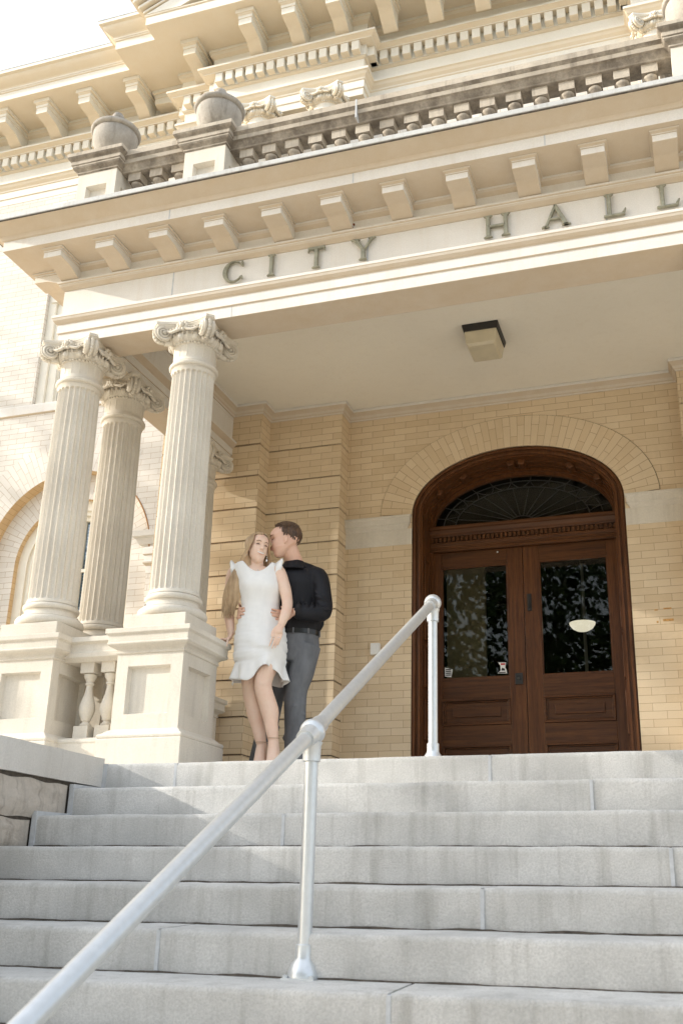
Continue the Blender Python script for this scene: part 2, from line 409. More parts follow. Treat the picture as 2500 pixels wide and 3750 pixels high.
def sq(mb, prof, hw):
    """square moulding: stacked profile of (out, z)"""
    rows = [[(sx * (hw + o), sy * (hw + o), z) for sx, sy in ((-1, -1), (1, -1), (1, 1), (-1, 1))] for o, z in prof]
    return mb.grid(rows, closed_u=True, cap0=True, cap1=True)
def make_pedestal(label, loc):
    t = thing('pedestal', label, 'pedestal', loc, group='porch column pedestals')
    sq(MB(), [(.058, .0), (.058, .196), (.052, .2), (.058, .206), (.060, .216), (.054, .228), (.036, .234), (.030, .242), (.016, .252), (.0, .262)], PW).build('plinth', M['lime'], t, bevel=.004)
    panel_die(MB(), PW, .258, .742, .150, .354, .657, .036, .010).build('die', M['lime'], t, bevel=.003)
    sq(MB(), [(.0, .735), (.010, .738), (.012, .748), (.006, .752), (.010, .765), (.022, .775), (.040, .782), (.052, .792), (.055, .80), (.050, .806), (.050, .85), (.056, .853), (.0665, .862), (.0665, .893), (.05, .897)], PW).build('cap', M['lime'], t, bevel=.004)
    return t
AX = -.0066; AY = .632
pedC = make_pedestal('stone pedestal with recessed panels the woman rests her hand on', (AX, AY, 0))
GAP = .9401
dup(pedC, (AX - GAP, AY, 0), 'leftmost front pedestal cut off by the left edge of the photo')
dup(pedC, (AX - GAP, 1.24, 0), 'pedestal set back behind the small lower balusters')
dup(pedC, (AX - GAP, 2.54, 0), 'pedestal against the brick wall half hidden behind the couple')
pedR = dup(pedC, (2 * CX - AX + .02, AY, 0), 'pedestal right of the steps below the capital at the right edge')

# ================================================================== columns
def flute_mesh(r0, r1, z0, z1, nfl=24, dep=.0155, seg=10):
    mb = MB(); zs = []
    fl = 2 * pi / nfl; half = fl * .415
    e0, e1 = .02, .02; zz = [z0, z0 + .008]
    endn = 7
    for k in range(endn + 1): zz.append(z0 + e0 + .026 * k / endn)
    for k in range(1, 12): zz.append(z0 + e0 + .026 + (z1 - z0 - e0 - e1 - .052) * k / 12)
    for k in range(endn + 1): zz.append(z1 - e1 - .026 + .026 * k / endn)
    zz += [z1 - .006, z1]
    rows = []
    for z in zz:
        t = (z - z0) / (z1 - z0); rad = r0 + (r1 - r0) * (t ** 1.6)
        if t < .03: rad += .012 * (1 - t / .03) ** 2
        if t > .975: rad += .010 * ((t - .975) / .025) ** 2
        w = rad * half; d = min(z - (z0 + e0), (z1 - e1) - z)
        if d <= 0: ww = 0
        elif d < w: ww = sqrt(max(0, w * w - (w - d) ** 2))
        else: ww = w
        row = []
        for f in range(nfl):
            for q in range(seg):
                th = (q / seg - .5) * fl; u = abs(th) * rad
                dd = 0
                if ww > 0 and u < ww: dd = dep * sqrt(max(0, 1 - (u / ww) ** 2)) * min(1, ww / w * 1.1)
                a = f * fl + th
                row.append(((rad - dd) * cos(a), (rad - dd) * sin(a), z))
        rows.append(row)
    return mb.grid(rows, closed_u=True, cap0=True, cap1=True)
def torus_prof(r, z0, z1, n=8):
    h = (z1 - z0) / 2; return [(r - h + h * cos(-pi / 2 + pi * k / n), (z0 + z1) / 2 + h * sin(-pi / 2 + pi * k / n)) for k in range(n + 1)]
def spiral_relief(mb, c, ax, up, nrm, r, thick, sgn=1):
    """raised spiral band on a volute face"""
    pts, rad = [], []; turns = 2.6; n = 64
    for k in range(n + 1):
        t = k / n; a = sgn * (turns * 2 * pi * t) + pi / 2; rr = r * (.93 * (1 - t) ** .85 + .12)
        pts.append(c + ax * (rr * cos(a)) + up * (rr * sin(a)) + nrm * (.004 + .010 * t)); rad.append(.0115 * (1 - .60 * t))
    mb.tube(pts, rad, 6); mb.ball(tuple(c + nrm * .012), .013, 8, 6)
def make_capital():
    """capital with four diagonal volutes; origin on the axis at the top of the shaft"""
    body = MB(); vol = []; orn = MB(); aba = MB()
    body.lathe([(.148, -.012), (.158, .002)] + torus_prof(.1745, .008, .046) + [(.160, .049), (.1575, .056), (.151, .064), (.149, .08), (.149, .172), (.152, .178), (.156, .182)], seg=64)
    for k in range(16):                # short shallow grooves on the necking
        a = 2 * pi * k / 16 + .1
        orn.tube([(.1465 * cos(a), .1465 * sin(a), .085), (.1465 * cos(a), .1465 * sin(a), .165)], .0055, 6)
    for k in range(40):                # bead and reel
        a = 2 * pi * k / 40; b_ = k % 3 != 2
        orn.ball((.156 * cos(a), .156 * sin(a), .186), (.013, .013, .010) if b_ else (.008, .008, .009), 8, 6)
    body.lathe([(.150, .188), (.166, .195), (.184, .210), (.190, .232), (.178, .250), (.15, .262), (.15, .30)], seg=48)
    for k in range(20):                # egg and dart
        a = 2 * pi * (k + .5) / 20
        if k % 2 == 0:
            mt = Matrix.Rotation(a, 3, 'Z'); orn.ball((.186 * cos(a), .186 * sin(a), .222), (.019, .022, .028), 10, 8, mt)
            for s_ in (-1, 1): orn.tube([(.193 * cos(a + s_ * .13), .193 * sin(a + s_ * .13), .25), (.192 * cos(a + s_ * .135), .192 * sin(a + s_ * .135), .220), (.177 * cos(a + s_ * .06), .177 * sin(a + s_ * .06), .196)], .006, 6, sub=3)
        else: orn.tube([(.190 * cos(a), .190 * sin(a), .250), (.184 * cos(a), .184 * sin(a), .215), (.165 * cos(a), .165 * sin(a), .193)], [.009, .007, .003], 6)
    for k in range(4):                 # centre flowers under the abacus
        a = k * pi / 2 - pi / 2; rad = .212; cx, cy = rad * cos(a), rad * sin(a)
        tx, ty = -sin(a), cos(a)
        for q in range(9):
            b_ = 2 * pi * q / 9; orn.ball((cx + tx * .034 * cos(b_), cy + ty * .034 * cos(b_), .288 + .026 * sin(b_)), (.015, .015, .015), 8, 6)
        orn.ball((cx + .012 * cos(a), cy + .012 * sin(a), .288), .019, 10, 6)
        for s_ in (-1, 1):
            orn.tube([(cx + s_ * tx * .03, cy + s_ * ty * .03, .262), (cx + s_ * tx * .08, cy + s_ * ty * .08, .248), (cx + s_ * tx * .115, cy + s_ * ty * .115, .258)], [.013, .011, .006], 8, sub=3)
            for q in range(4): orn.ball((cx * .98 + s_ * tx * (.05 + .022 * q), cy * .98 + s_ * ty * (.05 + .022 * q), .276 - .004 * q), .010, 6, 5)
    up = Vector((0, 0, 1))
    for k in range(4):
        a = pi / 4 + k * pi / 2; d = Vector((cos(a), sin(a), 0)); nrm = Vector((-sin(a), cos(a), 0))
        v = MB(); c = d * .250 + up * .258
        rows = []
        for w_, rr in ((-.036, .056), (-.036, .062), (-.028, .063), (-.014, .052), (0, .048), (.014, .052), (.028, .063), (.036, .062), (.036, .056)):
            rows.append([tuple(c + nrm * w_ + d * (rr * cos(2 * pi * q / 28)) + up * (rr * sin(2 * pi * q / 28))) for q in range(28)])
        v.grid(rows, closed_u=True, cap0=True, cap1=True)
        for s_ in (-1, 1): spiral_relief(v, c + nrm * (s_ * .033), d, up, nrm * s_, .053, .01, 1)
        for q in range(12):            # leaf scales along the outer rim
            b_ = -pi * .75 + q * pi * .115; p = c + d * (.061 * cos(b_)) + up * (.061 * sin(b_)); v.ball(tuple(p), (.014, .014, .016), 8, 5)
        for s_ in (-1, 1):
            v.tube([c + nrm * (s_ * .036) + up * .060 - d * .01, c + nrm * (s_ * .038) + up * .062 - d * .06, c + nrm * (s_ * .05) + up * .046 - d * .12], [(.013, .010), (.012, .010), (.009, .008)], 8, sub=4)
        v.tube([c + up * .040 - d * .02, c + up * .036 - d * .10], .032, 10)
        v.tube([c - up * .058 - d * .02, c - up * .046 - d * .07, c - up * .02 - d * .10], [.024, .022, .02], 10, sub=3)
        vol.append(v)
    pl = []
    for k in range(4):                 # concave abacus with clipped corners
        a = k * pi / 2 + pi / 4; b_ = a + pi / 2
        p0 = Vector((cos(a), sin(a))) * .306; p1 = Vector((cos(b_), sin(b_))) * .306; t0 = Vector((-sin(a), cos(a))) * .030; t1 = Vector((sin(b_), -cos(b_))) * .030
        A_, B_ = p0 + t0, p1 + t1; mid = (A_ + B_) / 2; inn = -mid.normalized() * .050
        for q in range(11):
            u = q / 10; pl.append(A_.lerp(B_, u) + inn * (4 * u * (1 - u)))
    rows = []
    for s_, z in ((.91, .294), (.93, .304), (.975, .314), (.975, .320), (1.0, .323), (1.0, .3415), (.5, .342)): rows.append([(p.x * s_, p.y * s_, z) for p in pl])
    aba.grid(rows, closed_u=True, cap0=True, cap1=True)
    return body, vol, orn, aba
ZS0, ZS1 = 1.158, 2.812; ZCAP = 2.8185
def make_column(label, loc, rot=0):
    t = thing('column', label, 'column', loc, rot, 'fluted porch columns')
    b = MB(); b.box(-.218, .218, -.218, .218, 0, .098); b.build('base_block', M['lime'], t, bevel=.005)
    b = MB(); b.lathe([(.20, .096)] + torus_prof(.2275, .098, .165, 10) + [(.198, .167), (.196, .174), (.180, .178), (.172, .190), (.170, .203), (.176, .212)] + torus_prof(.1885, .214, .258, 10) + [(.176, .260), (.174, .268)], seg=64)
    b.build('base', M['lime'], t, smooth=40)
    flute_mesh(.1635, .1485, ZS0 - .895, ZS1 - .895).build('shaft', M['lime'], t, smooth=38)
    body, vol, orn, aba = make_capital()
    zc = ZCAP - .895
    cap = body.build('capital', M['lime'], t, smooth=35, loc=(0, 0, zc))
    for v in vol: v.build('volute', M['lime'], cap, smooth=35)
    orn.build('carved_ornament', M['lime'], cap, smooth=50); aba.build('abacus', M['lime'], cap, smooth=30)
    return t
ZC_ = .8965
colC = make_column('fluted cream column standing on the pedestal nearest the couple', (AX, AY, ZC_))
dup(colC, (AX - GAP, AY, ZC_), 'leftmost fluted column at the front corner of the porch')
dup(colC, (AX - GAP, 1.24, ZC_), 'fluted column just behind the leftmost one, mostly in shade')
dup(colC, (AX - GAP, 2.54, ZC_), 'column against the brick wall seen past the right of the nearest column')
dup(colC, (2 * CX - AX + .02, AY, ZC_), 'column at the right edge of the photo, only its capital showing')

# ================================================================== lower balustrade
BAL = [(.030, .085), (.036, .09), (.037, .10), (.026, .108), (.023, .118), (.031, .124), (.034, .14), (.045, .165), (.052, .195), (.050, .225), (.040, .26), (.029, .295), (.023, .33), (.022, .352), (.030, .36), (.030, .37), (.024, .376), (.028, .386), (.038, .402), (.043, .415), (.043, .425), (.034, .432)]
def baluster(hz=.50, s=1.0):
    m = MB(); f = hz / .50
    m.box(-.052 * s, .052 * s, -.052 * s, .052 * s, 0, .085 * f); m.lathe([(r * s, z * f) for r, z in BAL], seg=24); m.box(-.050 * s, .050 * s, -.050 * s, .050 * s, .432 * f, hz); return m
lb = thing('balustrade', 'short stone balustrade low between the two front left pedestals', 'balustrade', ((AX + AX - GAP) / 2, AY, 0))
xa, xb = -GAP / 2 + PW + .0, GAP / 2 - PW - .0
MB().prism([(-.16, 0), (.16, 0), (.16, .195), (.165, .205), (.165, .222), (.13, .236), (-.13, .236), (-.165, .222), (-.165, .205), (-.16, .195)], xa - .03, xb + .03, 'x').build('base_rail', M['lime'], lb, bevel=.003)
MB().prism([(-.10, .735), (.10, .735), (.135, .76), (.135, .79), (.125, .80), (.125, .85), (.15, .86), (.15, .893), (-.15, .893), (-.15, .86), (-.125, .85), (-.125, .80), (-.135, .79), (-.135, .76)], xa - .02, xb + .02, 'x').build('top_rail', M['lime'], lb, bevel=.003)
bb = baluster(.500).build('baluster', M['lime'], lb, smooth=35)
bb.location = (-.078, -.03, .2355)
for q in (.077, .226): dup(bb, (q, -.03, .2355), parent=lb)
# side balustrade running back from the corner pedestals
sb = thing('balustrade', 'stone balustrade running back along the left side of the porch', 'balustrade', (AX - GAP, 1.9, 0))
MB().prism([(-.16, 0), (.16, 0), (.16, .195), (.13, .236), (-.13, .236), (-.16, .195)], -.43, .41, 'y').build('base_rail', M['lime'], sb)
MB().prism([(-.10, .735), (.10, .735), (.135, .76), (.135, .79), (.125, .80), (.125, .85), (.15, .86), (.15, .893), (-.15, .893), (-.15, .86), (-.125, .85), (-.125, .80), (-.135, .79), (-.135, .76)], -.43, .41, 'y').build('top_rail', M['lime'], sb)
for q in range(4): dup(bb, (0, -.30 + q * .19, .2355), parent=sb)
# ================================================================== porch entablature
XAL, XAR = -1.088, 2 * CX + 1.088 + .02; YB = 2.87
pe = thing('porch_entablature', 'pale stone entablature with bracketed cornice spanning the porch columns', 'entablature', (CX, YA, 3.16))
path = [(XAL, YB), (XAL, YA), (XAR, YA), (XAR, YB)]
W_ = .286
def pm(m, name, mat, **kw): return rel(m.build(name, mat, pe, **kw), pe)
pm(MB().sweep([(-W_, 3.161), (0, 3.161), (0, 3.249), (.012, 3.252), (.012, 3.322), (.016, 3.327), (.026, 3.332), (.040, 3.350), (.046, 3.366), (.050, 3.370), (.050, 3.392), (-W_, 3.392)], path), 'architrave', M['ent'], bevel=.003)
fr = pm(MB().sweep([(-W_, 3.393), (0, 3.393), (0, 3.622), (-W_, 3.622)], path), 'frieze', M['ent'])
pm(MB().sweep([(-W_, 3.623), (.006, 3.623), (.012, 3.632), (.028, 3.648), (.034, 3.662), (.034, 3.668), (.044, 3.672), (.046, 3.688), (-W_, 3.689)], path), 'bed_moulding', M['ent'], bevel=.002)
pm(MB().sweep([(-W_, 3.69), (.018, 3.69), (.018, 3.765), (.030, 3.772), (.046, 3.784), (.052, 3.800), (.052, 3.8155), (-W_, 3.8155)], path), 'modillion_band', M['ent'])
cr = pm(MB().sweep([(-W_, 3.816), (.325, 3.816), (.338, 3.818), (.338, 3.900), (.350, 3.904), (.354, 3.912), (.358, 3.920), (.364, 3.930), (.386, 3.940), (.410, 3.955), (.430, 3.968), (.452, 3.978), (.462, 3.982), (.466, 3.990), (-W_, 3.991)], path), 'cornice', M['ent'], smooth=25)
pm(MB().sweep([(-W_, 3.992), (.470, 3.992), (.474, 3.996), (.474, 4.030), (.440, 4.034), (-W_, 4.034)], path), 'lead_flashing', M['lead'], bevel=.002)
pm(MB().sweep([(.455, 3.984), (.472, 3.984), (.472, 3.991), (.455, 3.991)], path), 'drip_gap', M['dirtline'])
# roof slab and ceiling (with the inner crown moulding)
pm(MB().box(XAL + W_, XAR - W_, YA + W_, YB, 3.9, 4.031), 'roof_slab', M['lead'])
ceil = pm(MB().box(XAL + .2, XAR - .2, YA + .2, 3.28, 3.766, 3.83), 'ceiling', M['plaster'])
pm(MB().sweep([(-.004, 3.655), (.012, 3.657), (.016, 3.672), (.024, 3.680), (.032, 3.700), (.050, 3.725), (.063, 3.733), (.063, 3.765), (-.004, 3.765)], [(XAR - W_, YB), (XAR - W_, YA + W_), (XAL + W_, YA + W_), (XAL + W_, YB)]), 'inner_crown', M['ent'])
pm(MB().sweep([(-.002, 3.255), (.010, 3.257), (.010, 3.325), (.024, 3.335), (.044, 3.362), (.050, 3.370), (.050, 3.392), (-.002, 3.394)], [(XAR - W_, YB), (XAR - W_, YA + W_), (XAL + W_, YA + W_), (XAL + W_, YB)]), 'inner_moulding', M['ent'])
def modillion(w, fy, by, zf0, zf1, zb, ztop, cr=.02):
    """bracket: front at y=-fy, back at y=-by (axis pointing to -y), made at x centre 0"""
    m = MB(); L_ = fy - by
    prof = [(-fy, zf1), (-fy, zf0)]
    n = 16
    for k in range(n + 1):
        t = k / n
        y = -fy + L_ * (.10 + .90 * t)
        # convex nose, then a hollow sweep to the foot
        if t < .35: z = zf0 - (zf0 - zb) * (.10 * sin(t / .35 * pi / 2))
        else:
            u = (t - .35) / .65; z = zf0 - (zf0 - zb) * (.10 + .90 * (u * u * (3 - 2 * u)) ** .8)
        prof.append((y, z))
    prof += [(-by, zb), (-by, zf1)]
    m.prism(prof, -w / 2, w / 2, 'x')
    c = MB(); e = cr
    c.prism([(-fy - e * .2, zf1), (-fy - e * .25, zf1 + (ztop - zf1) * .35), (-fy - e * .6, zf1 + (ztop - zf1) * .45), (-fy - e * 1.1, zf1 + (ztop - zf1) * .8), (-fy - e * 1.2, ztop), (-by, ztop), (-by, zf1)], -w / 2 - e * .2, w / 2 + e * .2, 'x')
    c2 = MB(); c2.prism([(-fy - e * 1.0, zf1 + (ztop - zf1) * .55), (-fy - e * 1.25, ztop), (-by, ztop), (-by, zf1 + (ztop - zf1) * .55)], -w / 2 - e, w / 2 + e, 'x')
    m.merge(c).merge(c2); return m
mo = modillion(.148, .278, .0, 3.738, 3.786, 3.690, 3.8150, .016)
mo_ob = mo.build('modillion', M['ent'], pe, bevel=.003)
mo_ob.location = Vector((-1.028, YA, 0)) - Vector(pe.location)
for k in range(1, 14): dup(mo_ob, Vector((-1.028 + .4379 * k, YA, 0)) - Vector(pe.location), parent=pe)
for sx, xs in ((-1, XAL), (1, XAR)):
    for k in range(6):
        o = dup(mo_ob, Vector((xs, YA + .06 + .438 * k, 0)) - Vector(pe.location), parent=pe, rotz=-pi / 2 * (1 if sx < 0 else -1))
for x in (-.165 + .0, 1.335, 2.95):   # pale vertical joints
    pm(MB().box(x, x + .010, YA - .0015, YA + .01, 3.394, 3.621), 'mortar_joint', M['mortar'])
for x in (-.04, 1.335, 2.62):
    pm(MB().box(x, x + .009, YA - .3395, YA, 3.822, 3.899), 'mortar_joint', M['mortar'])
for x in (.33, ): pm(MB().box(x, x + .004, YA - .0015, YA + .01, 3.162, 3.248), 'mortar_joint', M['mortar'])

# bronze letters CITY HALL
sg = thing('sign_letters', 'aged bronze serif letters reading CITY HALL along the porch frieze', 'sign', (CX, YA, 3.43))
H = .172; ST = .027; TH = .009
def serif(x0, x1, z): return [(x0, z), (x1, z), (x1, z + TH), (x0, z + TH)]
def bevel_prism(m, poly):
    """stroke with a raised ridge-like bevel"""
    m.prism(poly, -.030, -.006, 'y'); return m
def letter(ch, x0, x1, zb):
    m = MB(); w = x1 - x0
    def bar(a, b, z0, z1): bevel_prism(m, [(a, z0), (b, z0), (b, z1), (a, z1)])
    def stem(c): bar(c - ST / 2, c + ST / 2, zb + TH, zb + H - TH); 
    def foot(c, ww=.066):
        bevel_prism(m, [(c - ww / 2, zb), (c + ww / 2, zb), (c + ST / 2, zb + TH * 1.6), (c - ST / 2, zb + TH * 1.6)])
    def head(c, ww=.066):
        bevel_prism(m, [(c - ww / 2, zb + H), (c - ST / 2, zb + H - TH * 1.6), (c + ST / 2, zb + H - TH * 1.6), (c + ww / 2, zb + H)])
    if ch == 'I': c = (x0 + x1) / 2; stem(c); foot(c); head(c)
    if ch == 'T':
        c = (x0 + x1) / 2; bar(c - ST / 2, c + ST / 2, zb + TH, zb + H - .018); foot(c); bar(x0, x1, zb + H - .020, zb + H)
        for s_, e in ((1, x0), (-1, x1)): bevel_prism(m, [(e, zb + H - .02), (e, zb + H - .045), (e + s_ * .014, zb + H - .02)])
    if ch == 'H':
        for c in (x0 + .033, x1 - .033): stem(c); foot(c); head(c)
        bar(x0 + .03, x1 - .03, zb + H / 2 - .009, zb + H / 2 + .009)
    if ch == 'L':
        c = x0 + .036; stem(c); head(c); bar(x0, x1 - .01, zb, zb + .016)
        bevel_prism(m, [(x1 - .03, zb + .016), (x1 - .012, zb + .016), (x1, zb + .05), (x1 - .008, zb + .05)])
    if ch == 'A':
        c = (x0 + x1) / 2
        bevel_prism(m, [(x0 + .022, zb), (x0 + .040, zb), (c + .004, zb + H - .02), (c - .006, zb + H)])
        bevel_prism(m, [(x1 - .052, zb), (x1 - .016, zb), (c + .006, zb + H), (c - .014, zb + H - .012)])
        bar(c - .042, c + .040, zb + .052, zb + .067); foot(x0 + .03, .056); foot(x1 - .034, .066)
    if ch == 'Y':
        c = (x0 + x1) / 2; bar(c - ST / 2, c + ST / 2, zb + TH, zb + .082); foot(c)
        bevel_prism(m, [(c - ST / 2, zb + .08), (c + ST / 2, zb + .08), (x0 + .05, zb + H), (x0 + .014, zb + H)])
        bevel_prism(m, [(c - .004, zb + .08), (c + ST / 2, zb + .08), (x1 - .014, zb + H), (x1 - .032, zb + H)])
        bar(x0, x0 + .066, zb + H - .009, zb + H); bar(x1 - .055, x1, zb + H - .009, zb + H)
    if ch == 'C':
        cx, cz = (x0 + x1) / 2 + .006, zb + H / 2; n = 30; out, inn = [], []
        for k in range(n + 1):
            a = radians(42) + radians(276) * k / n; th = .008 + .026 * sin(pi * k / n) ** .8
            out.append((cx + (w / 2 + .004) * cos(a), cz + (H / 2 + .003) * sin(a))); inn.append((cx + (w / 2 + .004 - th) * cos(a), cz + (H / 2 + .003 - th * .55) * sin(a)))
        for k in range(n): m.prism([out[k], out[k + 1], inn[k + 1], inn[k]], -.030, -.006, 'y')
        bevel_prism(m, [(x1 - .022, cz + H / 2 - .034), (x1 + .002, cz + H / 2 - .052), (x1 + .002, cz + H / 2 - .008), (x1 - .006, cz + H / 2 - .008)])
        bevel_prism(m, [(x1 - .022, cz - H / 2 + .034), (x1 + .002, cz - H / 2 + .046), (x1 + .002, cz - H / 2 + .012)])
    return m
for ch, a, b in (('C', .250, .405), ('I', .595, .662), ('T', .905, 1.032), ('Y', 1.222, 1.404), ('H', 2.155, 2.338), ('A', 2.535, 2.735), ('L', 2.940, 3.083), ('L', 3.270, 3.413)):
    o = letter(ch, a - CX, b - CX, .006).build('letter', M['brass'], sg, bevel=.004, seg=1)
for x, y, z, s in ((1.228, .478, 3.728, .022), (2.905, .47, 3.735, .022), (1.95, .475, 3.79, .014), (2.52, .475, 3.73, .012)):
    m = MB()
    for q in range(7): m.ball((random.uniform(-.012, .012), random.uniform(-.01, .004), random.uniform(-.014, .014)), s * random.uniform(.35, .6), 8, 6)
    tag(m.build('wasp_nest', M['nest'], None, smooth=60, loc=(x, y, z)), {1.228: 'rusty brown nest under the cornice above the letter Y', 2.905: 'rusty brown nest under the cornice near the last letters', 1.95: 'tiny dark nest high against the cornice soffit', 2.52: 'tiny dark nest at the foot of a bracket above the letter A'}[x], 'nest', 'mud nests under the porch cornice')

# ================================================================== upper balustrade on the porch roof
UP = .171
def upper_pedestal(label, loc):
    t = thing('roof_pedestal', label, 'pedestal', loc, group='pedestals of the roof balustrade')
    sq(MB(), [(.03, 0), (.03, .18), (0, .21)], UP).build('plinth', M['limeroof'], t)
    panel_die(MB(), UP, .2, .655, .092, .28, .522, .045, .012).build('die', M['lime'], t, bevel=.003)
    sq(MB(), [(.0, .645), (.012, .652), (.010, .664), (.022, .676), (.036, .686), (.044, .700), (.042, .708), (.050, .714), (.050, .745), (.054, .752), (.070, .764), (.078, .776), (.078, .808), (.06, .812)], UP).build('cap', M['limeroof'], t, bevel=.004)
    return t
ux1, ux2 = -.913, .022; ux3 = 2 * CX - ux2
up2 = upper_pedestal('roof pedestal at the left end of the long balustrade, above the nearest column', (ux2, .632, 4.03))
dup(up2, (ux1, .632, 4.03), 'leftmost roof pedestal above the corner column')
dup(up2, (ux3, .632, 4.03), 'roof pedestal at the right edge of the photo')
def urn(label, loc):
    t = thing('stone_urn', label, 'urn', loc, group='stone urns on the roof pedestals')
    b = MB(); b.lathe([(.085, 0), (.085, .015), (.05, .03), (.055, .05), (.09, .075), (.125, .115), (.155, .165), (.173, .22), (.180, .27), (.178, .31), (.170, .325)], seg=40); b.build('bowl', M['urn'], t, smooth=40)
    b = MB(); b.lathe([(.165, .318)] + torus_prof(.200, .322, .366, 8) + [(.17, .372), (.15, .395), (.10, .425), (.04, .445), (.03, .46)], seg=40); b.build('rim', M['urn'], t, smooth=40)
    b = MB(); b.ball((0, 0, .505), (.050, .050, .050), 20, 12); b.build('finial', M['urn'], t, smooth=60); return t
u2 = urn('round stone urn with ball finial on the roof pedestal above the nearest column', (ux2, .632, 4.842))
dup(u2, (ux1, .632, 4.842), 'leftmost round stone urn with ball finial')
dup(u2, (ux3, .632, 4.842), 'stone urn cut off by the top right corner of the photo')
RP = [(-.10, .640), (.050, .640), (.055, .652), (.07, .672), (.072, .690), (.085, .694), (.085, .722), (.09, .728), (.10, .742), (.105, .752), (.105, .800), (.09, .806), (-.15, .806), (-.165, .800), (-.165, .752), (-.146, .728), (-.142, .694), (-.128, .690), (-.105, .652)]
ub = thing('roof_balustrade', 'long stained stone balustrade on the porch roof above the CITY HALL letters', 'balustrade', (CX, .632, 4.03))
MB().prism(RP, ux2 + UP + .0 - CX, ux3 - UP - CX, 'x').build('top_rail', M['limeroof'], ub, bevel=.003)
MB().prism([(-.14, 0), (.14, 0), (.14, .10), (.11, .12), (-.11, .12), (-.14, .10)], ux2 + UP - CX, ux3 - UP - CX, 'x').build('base_rail', M['limeroof'], ub)
bu = baluster(.520, 1.08).build('baluster', M['limeroof'], ub, smooth=35)
bu.location = (.326 - CX, -.03, .12)
k = 1
while .326 + .186 * k < ux3 - UP - .08: dup(bu, (.326 + .186 * k - CX, -.03, .12), parent=ub); k += 1
us = thing('roof_balustrade', 'short stained balustrade between the two roof pedestals with urns at left', 'balustrade', ((ux1 + ux2) / 2, .632, 4.03))
hw = (ux2 - ux1) / 2 - UP
MB().prism(RP, -hw, hw, 'x').build('top_rail', M['limeroof'], us, bevel=.003)
MB().prism([(-.14, 0), (.14, 0), (.14, .10), (.11, .12), (-.11, .12), (-.14, .10)], -hw, hw, 'x').build('base_rail', M['limeroof'], us)
for q in (-.19, 0, .19): dup(bu, (q, -.03, .12), parent=us)
uz = thing('roof_balustrade', 'stained balustrade running back on the left side of the porch roof', 'balustrade', (ux1, 1.7, 4.03))
MB().prism(RP, -.9, .95, 'y').build('top_rail', M['limeroof'], uz)
for q in range(8): dup(bu, (0, -.75 + q * .2, .12), parent=uz)
mj = MB().box(1.225, 1.237, .632 - .1665, .632, 4.03 + .645, 4.03 + .8065); tag(rel(mj.build('mortar_joint', M['mortar'], ub), ub))

# ================================================================== porch ceiling light
LS = 1.0554
cl = thing('ceiling_light', 'square black ceiling light with yellowed lens under the porch', 'light', (1.806, 2.182, 3.766))
m = MB(); rows = []
for hx, hy, z in ((.150, .185, 0), (.150, .185, -.014), (.140, .172, -.060), (.120, .15, -.060)): rows.append([(-hx, -hy, z), (hx, -hy, z), (hx, hy, z), (-hx, hy, z)])
m.grid(rows, closed_u=True, cap0=True, cap1=True).build('housing', M['black'], cl, bevel=.004)
m = MB(); rows = []
for hx, hy, z in ((.132, .164, -.045), (.134, .166, -.075), (.122, .152, -.165), (.104, .132, -.185), (.05, .06, -.187)): rows.append([(-hx, -hy, z), (hx, -hy, z), (hx, hy, z), (-hx, hy, z)])
m.grid(rows, closed_u=True, cap0=True, cap1=True).build('lens', M['lens'], cl, bevel=.006)

# ================================================================== hand rail
rl = thing('handrail', 'silver painted pipe handrail with ball joints running up the steps', 'handrail', (1.83, -1.46, ZG))
def hm(m, name, **kw): return rel(m.build(name, M['alu'], rl, smooth=40, **kw), rl)
X_ = 1.83; B1 = Vector((X_, .37, .925)); B2 = Vector((X_, -1.46, -.092)); dr = (B2 - B1).normalized(); B3 = B2 + Vector((0, -1.6, -.854)).normalized() * 2.2; dl = (B3 - B2).normalized()
pr = .0285
hm(MB().tube([B1, B2 - dr * .0], pr, 24), 'rail'); hm(MB().tube([B2, B3], pr, 24), 'rail')
for bp, zf in ((B1, 0.0), (B2, -6 * R + .006), (B3 - dr * .05, ZG)):
    p_ = hm(MB().tube([(bp.x, bp.y, zf + .05), (bp.x, bp.y, bp.z)], .0262, 24), 'post')
    j = hm(MB().ball(tuple(bp), .050, 24, 16), 'ball_joint')
    c = MB(); c.lathe([(.0285, -.115), (.034, -.112), (.0345, -.055), (.040, -.04)], tuple(bp), 28)
    if bp == B2 or bp != B1:
        c.tube([bp + dl * .03, bp + dl * .085], [.041, .0365], 24)
    c.tube([bp - dr * .02, bp - dr * .085], [.040, .035], 24) if bp != B1 else c.tube([bp + dr * .02, bp + dr * .085], [.040, .035], 24)
    c.tube([bp + Vector((0, 0, -.01)), bp + Vector((.045, -.02, .0))], [.012, .006], 8)
    hm(c, 'collar')
    f = MB(); f.lathe([(.060, zf + .006), (.060, zf + .016), (.056, zf + .03), (.046, zf + .052), (.036, zf + .066), (.0335, zf + .075), (.0335, zf + .115), (.030, zf + .118)], (bp.x, bp.y, 0), 28); f.box(bp.x - .062, bp.x + .062, bp.y - .062, bp.y + .062, zf + .0, zf + .008)
    for sx in (-1, 1):
        f.lathe([(.010, zf + .008), (.010, zf + .016), (.004, zf + .018)], (bp.x + sx * .050, bp.y - .048, 0), 8)
    hm(f, 'foot_flange')
